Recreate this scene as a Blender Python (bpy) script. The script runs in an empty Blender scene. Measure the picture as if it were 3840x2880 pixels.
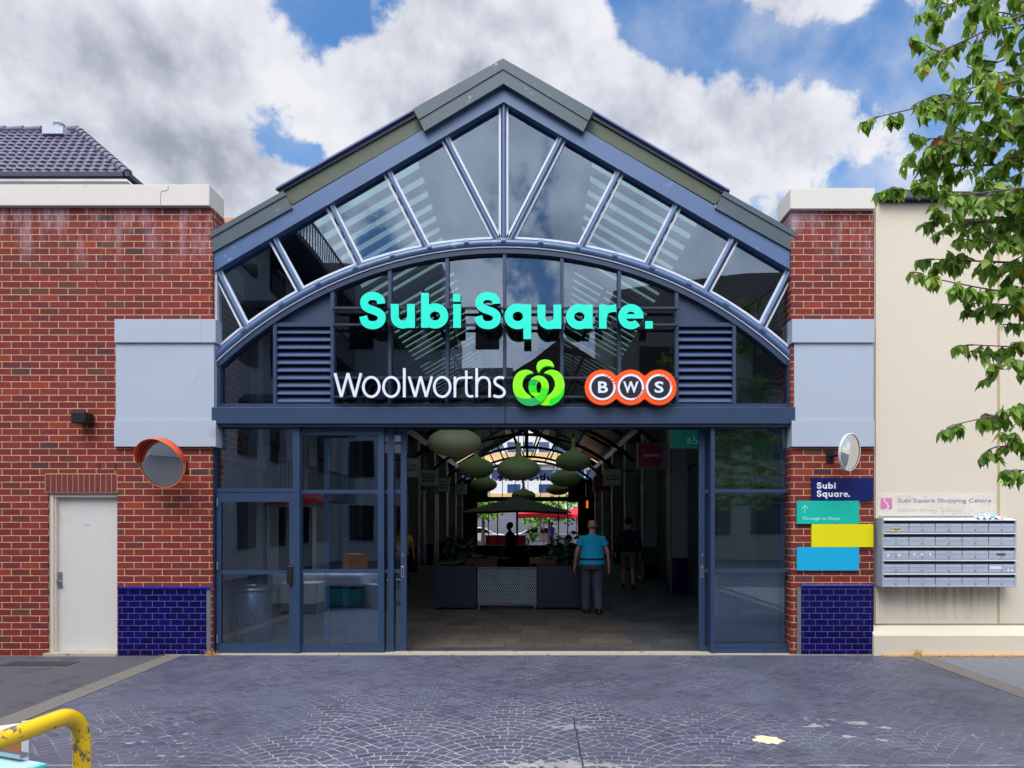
import bpy, bmesh, math, random
from mathutils import Vector, Matrix
R = math.radians
PI = math.pi
rnd = random.Random(7)
SC = bpy.context.scene
COL = SC.collection

# ---------------------------------------------------------------- camera
D0, CZ, F = 8.78, 1.696, 1475.0          # camera distance to the facade, eye height, focal length (px of a 2212 px wide view)
cam = bpy.data.cameras.new('camera'); cam.sensor_width = 36; cam.lens = 36 * F / 2212
cam.shift_x = -49 / 2212; cam.shift_y = 300.5 / 2212; cam.clip_end = 500; cam.clip_start = 0.05
co = bpy.data.objects.new('camera', cam); COL.objects.link(co)
co.location = (0, -D0, CZ); co.rotation_euler = (R(90), 0, 0)
SC.camera = co

SC.view_settings.view_transform = 'Standard'; SC.view_settings.look = 'None'
SC.view_settings.exposure = 0.0; SC.view_settings.gamma = 1
SC.cycles.transparent_max_bounces = 16; SC.cycles.max_bounces = 8; SC.cycles.diffuse_bounces = 6
SC.cycles.caustics_reflective = False; SC.cycles.caustics_refractive = False
SC.cycles.sample_clamp_indirect = 4

# ---------------------------------------------------------------- node expression helper
class NT:
    def __init__(s, tree): s.t = tree; s.n = tree.nodes; s.l = tree.links
    def node(s, typ, ins=None, **kw):
        nd = s.n.new(typ)
        for k, v in kw.items(): setattr(nd, k, v)
        for k, v in (ins or {}).items(): s.put(nd.inputs[k], v)
        return nd
    def put(s, sock, v):
        if hasattr(v, 'is_linked') or hasattr(v, 'links'): s.l.new(v, sock)
        else: sock.default_value = v
    def m(s, op, a, b=0.0, c=0.0, clamp=False):
        nd = s.n.new('ShaderNodeMath'); nd.operation = op; nd.use_clamp = clamp
        for i, v in enumerate((a, b, c)): s.put(nd.inputs[i], v)
        return nd.outputs[0]
    def mix(s, f, a, b):
        nd = s.n.new('ShaderNodeMix'); nd.data_type = 'RGBA'
        s.put(nd.inputs['Factor'], f); s.put(nd.inputs[6], a); s.put(nd.inputs[7], b)
        return nd.outputs[2]
    def mixf(s, f, a, b):
        nd = s.n.new('ShaderNodeMix'); s.put(nd.inputs[0], f); s.put(nd.inputs[2], a); s.put(nd.inputs[3], b)
        return nd.outputs[0]
    def sm(s, v, a, b):          # smoothstep a..b
        nd = s.n.new('ShaderNodeMapRange'); nd.interpolation_type = 'SMOOTHSTEP'
        s.put(nd.inputs[0], v); nd.inputs[1].default_value = a; nd.inputs[2].default_value = b
        nd.inputs[3].default_value = 0; nd.inputs[4].default_value = 1
        return nd.outputs[0]
    def noise(s, vec, scale, detail=2, rough=.5, dist=0):
        nd = s.n.new('ShaderNodeTexNoise'); s.l.new(vec, nd.inputs['Vector'])
        nd.inputs['Scale'].default_value = scale; nd.inputs['Detail'].default_value = detail
        nd.inputs['Roughness'].default_value = rough; nd.inputs['Distortion'].default_value = dist
        return nd.outputs[0]

def lin(c):
    return tuple(((v/255)/12.92 if v/255 <= .04045 else ((v/255+.055)/1.055)**2.4) for v in c) + (1,)

# ---------------------------------------------------------------- world: nishita sky under procedural clouds
SUN_EL, SUN_AZ = R(56), R(196)           # high, from the camera's side and a little left
w = bpy.data.worlds.new('World'); SC.world = w; w.use_nodes = True
t = NT(w.node_tree); w.node_tree.nodes.clear()
sky = t.node('ShaderNodeTexSky', sky_type='NISHITA', sun_disc=False)
sky.sun_elevation = SUN_EL; sky.sun_rotation = SUN_AZ; sky.ozone_density = 2.2; sky.dust_density = .4
tc = t.node('ShaderNodeTexCoord').outputs['Generated']
sep = t.node('ShaderNodeSeparateXYZ', {0: tc})
dx, dy, dz = sep.outputs
az = t.m('ARCTAN2', dx, dy)
el = t.m('ARCSINE', dz)
def ang(px, py):
    u, v = (px-1155)/F, (1130-py)/F
    return math.atan2(u, 1), math.atan2(v, math.hypot(1, u))
def blob(px, py, rx, ry, amp, rot=0):
    a, e = ang(px, py)
    p = t.m('SUBTRACT', az, a); q = t.m('SUBTRACT', el, e)
    c_, s_ = math.cos(rot), math.sin(rot)
    p2 = t.m('ADD', t.m('MULTIPLY', p, c_), t.m('MULTIPLY', q, s_)); q2 = t.m('SUBTRACT', t.m('MULTIPLY', q, c_), t.m('MULTIPLY', p, s_))
    p2 = t.m('DIVIDE', p2, rx/F*.85); q2 = t.m('DIVIDE', q2, ry/F*.8)
    d2 = t.m('ADD', t.m('MULTIPLY', p2, p2), t.m('MULTIPLY', q2, q2))
    return t.m('MULTIPLY', t.m('EXPONENT', t.m('MULTIPLY', d2, -1.0)), amp)
n1 = t.noise(tc, 7.5, 14, .60, .10)
mp = t.node('ShaderNodeMapping', {0: tc}); mp.inputs['Location'].default_value = (.012, 0, .035)
n1b = t.noise(mp.outputs[0], 7.5, 7, .52, .10)
n1c = t.noise(tc, 7.5, 7, .52, .10)
n2 = t.noise(tc, 2.6, 5, .55, .1)
cov = t.m('ADD', t.m('MULTIPLY', t.m('SUBTRACT', n1, .5), 2.0), t.m('MULTIPLY', t.m('SUBTRACT', n2, .5), .35))
cov = t.m('ADD', cov, .17)
for b in [(700, 5, 150, 62, -.50), (572, 275, 90, 80, -.66), (670, 335, 70, 45, -.36), (1440, 40, 115, 85, -.62), (1580, 75, 170, 60, -.34, -.1), (1760, 150, 200, 85, -.26, -.1),
          (1985, 200, 120, 120, -.36), (1880, 400, 130, 60, -.36), (2150, 330, 120, 200, -.2), (530, 375, 60, 30, -.2),
          (200, 150, 380, 220, .3), (430, 330, 140, 130, .22), (1000, 120, 300, 160, .32), (1650, 310, 260, 75, .34), (560, 420, 140, 50, .3), (1350, 200, 160, 90, .18), (900, 330, 120, 120, .15)]:
    cov = t.m('ADD', cov, blob(*b))
mask = t.m('MAXIMUM', t.sm(cov, -.08, .17), t.m('MULTIPLY', t.sm(n1c, .35, .7), t.m('ADD', .18, t.m('MULTIPLY', t.sm(az, -.1, .5), .45))))
# relief of the clouds: denser towards the light is brighter
rel = t.m('ADD', t.m('MULTIPLY', t.m('SUBTRACT', n1c, n1b), 1.5), t.m('MULTIPLY', t.m('SUBTRACT', n1, n1c), 1.4))
br = t.m('ADD', .83, rel)
br = t.m('SUBTRACT', br, t.m('MULTIPLY', t.sm(n2, .42, .70), .16))
for b in [(120, 110, 240, 100, -.26), (330, 330, 170, 70, -.22), (420, 350, 120, 60, -.12), (80, 330, 160, 60, -.10), (60, 30, 100, 50, .1), (640, 190, 240, 140, .08), (1280, 130, 200, 110, .1), (880, 60, 60, 80, -.1), (1700, 350, 330, 100, .03)]:
    br = t.m('ADD', br, blob(*b))
br = t.m('ADD', br, t.m('MULTIPLY', t.m('SUBTRACT', t.sm(cov, .05, .35), .5), -.10))
ramp = t.node('ShaderNodeValToRGB', {0: br})
cr = ramp.color_ramp
cr.elements[0].position = .05; cr.elements[0].color = lin((132, 138, 156))
cr.elements[1].position = .95; cr.elements[1].color = lin((240, 241, 247))
for p, c in [(.38, (168, 173, 188)), (.6, (204, 208, 220)), (.78, (226, 229, 238))]:
    e_ = cr.elements.new(p); e_.color = lin(c)
# cloud deck made brighter around the sun, behind the camera, to light the front
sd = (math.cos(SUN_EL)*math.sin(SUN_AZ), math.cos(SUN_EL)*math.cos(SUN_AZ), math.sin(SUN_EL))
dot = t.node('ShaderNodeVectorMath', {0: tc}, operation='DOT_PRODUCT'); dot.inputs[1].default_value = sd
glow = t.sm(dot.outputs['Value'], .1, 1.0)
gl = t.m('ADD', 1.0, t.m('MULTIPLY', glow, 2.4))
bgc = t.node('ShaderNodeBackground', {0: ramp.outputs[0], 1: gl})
hs = t.node('ShaderNodeHueSaturation', {'Color': sky.outputs[0]}); hs.inputs['Saturation'].default_value = 1.22; hs.inputs['Value'].default_value = 1.45
bgs = t.node('ShaderNodeBackground', {0: hs.outputs[0], 1: .15})
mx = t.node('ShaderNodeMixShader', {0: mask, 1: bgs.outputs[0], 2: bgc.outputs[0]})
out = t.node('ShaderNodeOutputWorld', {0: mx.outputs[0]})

# ---------------------------------------------------------------- sun behind thin cloud
sl = bpy.data.lights.new('sun', 'SUN'); sl.energy = 2.3; sl.angle = R(32); sl.color = (1, .965, .92)
so = bpy.data.objects.new('sun', sl); COL.objects.link(so)
so.rotation_euler = Vector(sd).to_track_quat('Z', 'Y').to_euler()

# ---------------------------------------------------------------- mesh builder
class MB:
    def __init__(s): s.v = []; s.f = []; s.s = []
    def add(s, vs, fs, smooth=False):
        o = len(s.v); s.v += [tuple(p) for p in vs]
        for f in fs: s.f.append([i+o for i in f]); s.s.append(smooth)
        return s
    def box(s, x0, x1, y0, y1, z0, z1):
        if x0 > x1: x0, x1 = x1, x0
        if y0 > y1: y0, y1 = y1, y0
        if z0 > z1: z0, z1 = z1, z0
        return s.add([(x0,y0,z0),(x1,y0,z0),(x1,y1,z0),(x0,y1,z0),(x0,y0,z1),(x1,y0,z1),(x1,y1,z1),(x0,y1,z1)],
                     [(0,3,2,1),(4,5,6,7),(0,1,5,4),(1,2,6,5),(2,3,7,6),(3,0,4,7)])
    def prism(s, poly, y0, y1):
        a = sum(poly[i][0]*poly[(i+1) % len(poly)][1]-poly[(i+1) % len(poly)][0]*poly[i][1] for i in range(len(poly)))
        if a < 0: poly = poly[::-1]
        n = len(poly)
        vs = [(x, y0, z) for x, z in poly]+[(x, y1, z) for x, z in poly]
        fs = [list(range(n)), list(range(2*n-1, n-1, -1))]
        for i in range(n):
            j = (i+1) % n; fs.append((i, i+n, j+n, j))
        return s.add(vs, fs)
    def extr(s, poly, axis, a0, a1):     # polygon in the two other axes, extruded along axis (0:x 2:z)
        n = len(poly)
        def P(p, a): return (a, p[0], p[1]) if axis == 0 else ((p[0], p[1], a) if axis == 2 else (p[0], a, p[1]))
        vs = [P(p, a0) for p in poly]+[P(p, a1) for p in poly]
        fs = [list(range(n)), list(range(2*n-1, n-1, -1))]+[(i, i+n, (i+1) % n+n, (i+1) % n) for i in range(n)]
        return s.add(vs, fs)
    def ribbon(s, pts, wd, y0, y1, closed=False, cap=0):
        n = len(pts); L = []; Rr = []
        for i in range(n):
            if closed: a, b = pts[i-1], pts[(i+1) % n]
            else: a, b = pts[max(i-1, 0)], pts[min(i+1, n-1)]
            p = pts[i]
            d1 = Vector((p[0]-a[0], p[1]-a[1])); d2 = Vector((b[0]-p[0], b[1]-p[1]))
            if d1.length < 1e-9: d1 = d2
            if d2.length < 1e-9: d2 = d1
            d1.normalize(); d2.normalize(); tt = (d1+d2)
            if tt.length < 1e-6: tt = d1
            tt.normalize(); nn = Vector((-tt[1], tt[0])); k = 1/max(.35, abs(nn.dot(Vector((-d1[1], d1[0])))))
            ww = (wd[i] if isinstance(wd, (list, tuple)) else wd)/2*k
            L.append((p[0]+nn[0]*ww, p[1]+nn[1]*ww)); Rr.append((p[0]-nn[0]*ww, p[1]-nn[1]*ww))
        vs = []
        for i in range(n): vs += [(L[i][0], y0, L[i][1]), (Rr[i][0], y0, Rr[i][1]), (Rr[i][0], y1, Rr[i][1]), (L[i][0], y1, L[i][1])]
        fs = []
        for i in range(n if closed else n-1):
            a, b = 4*i, 4*((i+1) % n)
            fs += [(a, a+1, b+1, b), (a+1, a+2, b+2, b+1), (a+2, a+3, b+3, b+2), (a+3, a, b, b+3)]
        if not closed: fs += [(3, 2, 1, 0), (4*n-4, 4*n-3, 4*n-2, 4*n-1)]
        return s.add(vs, fs)
    def tube(s, pts, r, n=10, caps=True, closed=False, smooth=True, sy=1.0):
        pts = [Vector(p) for p in pts]; m = len(pts); vs = []; up = None
        for i, p in enumerate(pts):
            a = pts[i-1] if (closed or i) else p; b = pts[(i+1) % m] if (closed or i < m-1) else p
            d = (b-a); d = d.normalized() if d.length > 1e-9 else Vector((0, 0, 1))
            if up is None: up = Vector((0, 0, 1)) if abs(d.z) < .9 else Vector((0, 1, 0))
            x = d.cross(up); x.normalize(); y = x.cross(d); y.normalize(); up = y
            rr = r[i] if isinstance(r, (list, tuple)) else r
            for k in range(n):
                q = 2*PI*k/n; vs.append(p+x*math.cos(q)*rr+y*math.sin(q)*rr*sy)
        fs = []
        for i in range(m if closed else m-1):
            for k in range(n):
                a, b = i*n, ((i+1) % m)*n; fs.append((a+k, a+(k+1) % n, b+(k+1) % n, b+k))
        s.add(vs, fs, smooth)
        if caps and not closed: s.add(vs[:n], [list(range(n))[::-1]]); s.add(vs[-n:], [list(range(n))])
        return s
    def lathe(s, prof, c=(0, 0, 0), n=24, smooth=True, sx=1, sy=1):
        vs = []
        for r, z in prof:
            for k in range(n):
                q = 2*PI*k/n; vs.append((c[0]+r*sx*math.cos(q), c[1]+r*sy*math.sin(q), c[2]+z))
        fs = []
        for i in range(len(prof)-1):
            for k in range(n): fs.append((i*n+k, i*n+(k+1) % n, (i+1)*n+(k+1) % n, (i+1)*n+k))
        return s.add(vs, fs, smooth)
    def ball(s, c, r, n=12, m=8):
        rx, ry, rz = r if isinstance(r, (list, tuple)) else (r, r, r)
        prof = [(max(math.sin(PI*i/m), 1e-4), -math.cos(PI*i/m)) for i in range(m+1)]
        vs = []
        for a, z in prof:
            for k in range(n):
                q = 2*PI*k/n; vs.append((c[0]+rx*a*math.cos(q), c[1]+ry*a*math.sin(q), c[2]+rz*z))
        fs = [(i*n+k, i*n+(k+1) % n, (i+1)*n+(k+1) % n, (i+1)*n+k) for i in range(m) for k in range(n)]
        return s.add(vs, fs, True)
    def loft(s, rings, n=16, caps=True):       # rings: (cx,cy,cz,rx,ry)
        vs = []
        for cx, cy, cz, rx, ry in rings:
            for k in range(n):
                q = 2*PI*k/n; vs.append((cx+rx*math.cos(q), cy+ry*math.sin(q), cz))
        fs = [(i*n+k, i*n+(k+1) % n, (i+1)*n+(k+1) % n, (i+1)*n+k) for i in range(len(rings)-1) for k in range(n)]
        s.add(vs, fs, True)
        if caps: s.add(vs[:n], [list(range(n))[::-1]]); s.add(vs[-n:], [list(range(n))])
        return s
    def xf(s, M):
        s.v = [tuple(M @ Vector(p)) for p in s.v]; return s
    def mesh(s, name):
        me = bpy.data.meshes.new(name); me.from_pydata(s.v, [], s.f)
        me.polygons.foreach_set('use_smooth', s.s); me.update()
        return me

def wloc(o):
    v = Vector((0, 0, 0))
    while o: v += o.location; o = o.parent
    return v
def put(mb, name, mat, parent=None, label=None, bevel=0, kind=None):
    """link a mesh built in world coordinates, as a thing of its own or as a part of parent"""
    me = mb.mesh(name) if isinstance(mb, MB) else mb
    me.materials.append(mat) if mat else None
    o = bpy.data.objects.new(name, me); COL.objects.link(o)
    if parent: o.parent = parent; o.location = -wloc(parent)
    if label: o['label'] = label
    if kind: o['kind'] = kind
    if bevel:
        b = o.modifiers.new('bevel', 'BEVEL'); b.width = bevel; b.segments = 2; b.limit_method = 'ANGLE'
    return o
def thing(name, label, cat, loc=(0, 0, 0), group=None, kind=None):
    o = bpy.data.objects.new(name, None); COL.objects.link(o); o.location = loc; o.empty_display_size = .1
    o['label'] = label; o['category'] = cat
    if group: o['group'] = group
    if kind: o['kind'] = kind
    return o
def tag(o, label, cat, group=None, kind=None):
    o['label'] = label; o['category'] = cat
    if group: o['group'] = group
    if kind: o['kind'] = kind
    return o
def struct(mb, name, mat):
    o = put(mb, name, mat); o['kind'] = 'structure'; return o
def dup(root, loc, rz=None, label=None, group=None):
    r = root.copy(); COL.objects.link(r); r.location = loc
    if rz is not None: r.rotation_euler = (0, 0, rz)
    if label: r['label'] = label
    if group: r['group'] = group
    for ch in list(root.children):
        c = ch.copy(); COL.objects.link(c); c.parent = r
        for g in ch.children:
            d = g.copy(); COL.objects.link(d); d.parent = c
    return r

def X(px, Y=0.0): return (px-1155)*(D0+Y)/F
def Z(py, Y=0.0): return CZ+(1130-py)*(D0+Y)/F
def PX(l, Y=0.0): return [(X(a, Y), Z(b, Y)) for a, b in l]

# ---------------------------------------------------------------- materials
MATS = {}
def mat(name, col, rough=.6, metal=0, var=.08, nscale=3, bump=0, bscale=40, spec=.5, coat=0, srgb=True, emit=0, stain=None, trans=0):
    if name in MATS: return MATS[name]
    m = bpy.data.materials.new(name); m.use_nodes = True; nt = NT(m.node_tree)
    b = m.node_tree.nodes['Principled BSDF']; c = lin(col) if srgb else tuple(col)+(1,)
    oc = nt.node('ShaderNodeTexCoord').outputs['Object']
    if var:
        n = nt.noise(oc, nscale, 5, .6); k = nt.m('ADD', 1-var, nt.m('MULTIPLY', n, 2*var))
        vm = nt.node('ShaderNodeVectorMath', {0: c[:3]}, operation='SCALE'); nt.put(vm.inputs['Scale'], k); cc = vm.outputs[0]
    else: cc = c
    if stain:        # (colour, scale, threshold): blotches of wear
        n2_ = nt.noise(oc, stain[1], 6, .65); f = nt.sm(n2_, stain[2], stain[2]+.09)
        cc = nt.mix(f, cc, lin(stain[0]))
    nt.put(b.inputs['Base Color'], cc)
    b.inputs['Roughness'].default_value = rough; b.inputs['Metallic'].default_value = metal
    b.inputs['Specular IOR Level'].default_value = spec; b.inputs['Coat Weight'].default_value = coat
    if trans: b.inputs['Transmission Weight'].default_value = trans
    if emit: nt.put(b.inputs['Emission Color'], c); b.inputs['Emission Strength'].default_value = emit
    if bump:
        bn = nt.node('ShaderNodeBump'); bn.inputs['Strength'].default_value = bump; bn.inputs['Distance'].default_value = .01
        nt.l.new(nt.noise(oc, bscale, 6, .6), bn.inputs['Height']); nt.l.new(bn.outputs[0], b.inputs['Normal'])
    MATS[name] = m; return m

def brick_mat(name, bw, bh, mortar, cols, mcol, rough=.75, bump=.5, msize=.011, swap=False, z0=0, x0=0, spec=.3, coat=0, grime=True):
    m = bpy.data.materials.new(name); m.use_nodes = True; nt = NT(m.node_tree); b = m.node_tree.nodes['Principled BSDF']
    oc = nt.node('ShaderNodeTexCoord').outputs['Object']; sp = nt.node('ShaderNodeSeparateXYZ', {0: oc})
    h = nt.m('ADD', nt.m('ADD', sp.outputs[0], sp.outputs[1]), x0); v = nt.m('ADD', sp.outputs[2], z0)
    if swap: h, v = sp.outputs[0], sp.outputs[1]
    wv = nt.noise(oc, 9, 2, .5); v = nt.m('ADD', v, nt.m('MULTIPLY', nt.m('SUBTRACT', wv, .5), .006))
    cb = nt.node('ShaderNodeCombineXYZ', {0: h, 1: v})
    bt = nt.node('ShaderNodeTexBrick', {'Vector': cb.outputs[0]})
    bt.inputs['Color1'].default_value = (0, 0, 0, 1); bt.inputs['Color2'].default_value = (1, 1, 1, 1); bt.inputs['Mortar'].default_value = (.5, .5, .5, 1)
    bt.inputs['Scale'].default_value = 1; bt.inputs['Mortar Size'].default_value = msize/2; bt.inputs['Mortar Smooth'].default_value = .15
    bt.inputs['Brick Width'].default_value = bw; bt.inputs['Row Height'].default_value = bh
    rp = nt.node('ShaderNodeValToRGB', {0: bt.outputs['Color']}); cr = rp.color_ramp; cr.interpolation = 'CONSTANT'
    n = len(cols); cr.elements[0].color = lin(cols[0][1]); cr.elements[0].position = 0
    cr.elements.remove(cr.elements[1])
    for p, c in cols[1:]: e = cr.elements.new(p); e.color = lin(c)
    fine = nt.noise(oc, 45, 4, .6); med = nt.noise(oc, 7, 3, .6)
    lc = nt.node('ShaderNodeCombineXYZ', {0: nt.m('MULTIPLY', h, 2.2), 1: nt.m('MULTIPLY', v, .5)}); big = nt.noise(lc.outputs[0], 1.3, 5, .62)
    k = nt.m('ADD', .46, nt.m('ADD', nt.m('MULTIPLY', big, .40), nt.m('ADD', nt.m('MULTIPLY', fine, .34), nt.m('MULTIPLY', med, .28))))
    vm = nt.node('ShaderNodeVectorMath', {0: rp.outputs[0]}, operation='SCALE'); nt.put(vm.inputs['Scale'], k)
    mc = nt.mix(nt.sm(med, .3, .75), lin(mcol), lin(tuple(int(q*.8) for q in mcol)))
    c = nt.mix(bt.outputs['Fac'], vm.outputs[0], mc)
    if grime:      # pale bloom just under the coping, and dirt near the ground, on the wall itself
        bl = nt.m('MULTIPLY', nt.sm(nt.noise(lc.outputs[0], 2.2, 5, .65), .44, .70), nt.sm(sp.outputs[2], 4.7, 5.75))
        c = nt.mix(nt.m('MULTIPLY', bl, .55), c, lin((190, 170, 185)))
    nt.put(b.inputs['Base Color'], c)
    nt.put(b.inputs['Roughness'], nt.mixf(bt.outputs['Fac'], rough, .9)); b.inputs['Specular IOR Level'].default_value = spec
    nt.put(b.inputs['Coat Weight'], nt.mixf(bt.outputs['Fac'], coat, 0.0)); b.inputs['Coat Roughness'].default_value = .08
    bn = nt.node('ShaderNodeBump'); bn.inputs['Strength'].default_value = bump; bn.inputs['Distance'].default_value = .012
    hh = nt.m('SUBTRACT', nt.m('MULTIPLY', fine, .18), bt.outputs['Fac']); nt.l.new(hh, bn.inputs['Height']); nt.l.new(bn.outputs[0], b.inputs['Normal'])
    MATS[name] = m; return m

REDS = [(0, (128, 46, 46)), (.18, (118, 42, 44)), (.36, (124, 42, 43)), (.54, (112, 42, 45)), (.68, (130, 46, 44)), (.80, (106, 43, 48)), (.90, (100, 56, 52)), (.935, (84, 48, 58)), (.965, (146, 54, 44))]
brick = brick_mat('red_brick', .2425, .0860, .0125, REDS, (206, 174, 126), z0=.012, x0=.06)
soldier = mat('soldier_brick', (110, 42, 42), .8, var=.25, nscale=9, bump=.3)
mortar = mat('mortar', (196, 168, 122), .9, bump=.3)
tile = brick_mat('navy_glazed_tile', .1562, .0782, .004, [(0, (8, 8, 76)), (.35, (10, 9, 84)), (.7, (7, 7, 68)), (.9, (13, 12, 94))], (120, 112, 176), rough=.25, bump=.15, msize=.0048, spec=.25, coat=.06, grime=False, z0=.01)
tcap = mat('blue_tile_trim', (26, 30, 140), .12, coat=.7, var=.2, nscale=8)
raw = mat('cream_coping_paint', (214, 211, 202), .7, var=.06, nscale=2, bump=.1, stain=((196, 190, 176), 1.6, .60))
greyp = mat('pale_blue_grey_render', (168, 180, 196), .65, var=.07, nscale=1.4, bump=.15, bscale=60, stain=((152, 164, 180), 2.6, .62))
creamw = mat('cream_wall_paint', (215, 205, 185), .75, var=.06, nscale=.7, bump=.12, bscale=25)
bluef = mat('blue_frame_paint', (41, 62, 92), .42, var=.16, nscale=5, spec=.5, stain=((58, 78, 104), 7, .68))
bluel = mat('light_blue_steel_paint', (74, 102, 142), .34, var=.14, nscale=3, spec=.6, stain=((120, 148, 190), 5, .62))
trim = mat('pale_frame_trim', (214, 219, 230), .4, var=.05)
fascia = mat('weathered_green_grey_metal', (74, 87, 94), .5, var=.16, nscale=2.5, metal=.2, stain=((136, 150, 142), 5.5, .615))
fasciad = mat('dark_flashing_metal', (40, 48, 74), .45, var=.1)
olive = mat('olive_green_panel', (78, 88, 70), .55, var=.2, nscale=3)
navyp = mat('navy_infill_panel', (44, 62, 92), .45, var=.08)
black = mat('black_paint', (16, 17, 22), .45)
steel = mat('brushed_steel', (176, 180, 188), .3, metal=.9, var=.1)
galv = mat('galvanised_strip', (128, 130, 138), .45, metal=.5, var=.15, stain=((150, 110, 80), 6, .7))
doorp = mat('off_white_door_paint', (206, 204, 200), .5, var=.04, nscale=2, stain=((192, 186, 172), 2, .64))
asph = mat('asphalt', (82, 82, 90), .9, var=.75, nscale=55, bump=.8, bscale=160, stain=((66, 66, 74), 3.0, .55))
asph2 = mat('coarse_grey_asphalt', (122, 124, 132), .9, var=.95, nscale=60, bump=.9, bscale=150)
conc = mat('concrete_kerb', (112, 108, 102), .85, var=.45, nscale=40, bump=.4, bscale=80, stain=((92, 88, 90), 3.5, .56))
concs = mat('cream_concrete_sill', (176, 166, 148), .85, var=.2, nscale=7, bump=.4, bscale=80, stain=((120, 112, 102), 9, .58))

def glass(name, tint=(.62, .68, .74), ior=1.75, rough=0.0):
    m = bpy.data.materials.new(name); m.use_nodes = True; nt = NT(m.node_tree); m.node_tree.nodes.clear()
    oc = nt.node('ShaderNodeTexCoord').outputs['Object']
    bn = nt.node('ShaderNodeBump'); bn.inputs['Strength'].default_value = .05; bn.inputs['Distance'].default_value = .02
    nt.l.new(nt.noise(oc, 1.3, 1, .5), bn.inputs['Height'])
    tr = nt.node('ShaderNodeBsdfTransparent'); tr.inputs[0].default_value = tint+(1,)
    gl_ = nt.node('ShaderNodeBsdfGlossy'); gl_.inputs['Roughness'].default_value = rough; gl_.inputs[0].default_value = (.66, .82, 1, 1); nt.l.new(bn.outputs[0], gl_.inputs['Normal'])
    geo = nt.node('ShaderNodeNewGeometry'); fr = nt.node('ShaderNodeFresnel'); nt.put(fr.inputs['IOR'], ior)
    # the pane is a thin box: only its outward faces mirror
    f = nt.m('MULTIPLY', fr.outputs[0], nt.m('SUBTRACT', 1, geo.outputs['Backfacing']))
    ms = nt.node('ShaderNodeMixShader', {0: f, 1: tr.outputs[0], 2: gl_.outputs[0]})
    nt.node('ShaderNodeOutputMaterial', {0: ms.outputs[0]})
    MATS[name] = m; return m
gl_up = glass('gable_glass', (.70, .77, .84), 2.2)
gl_dn = glass('door_glass', (.84, .88, .9), 2.6)

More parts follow.
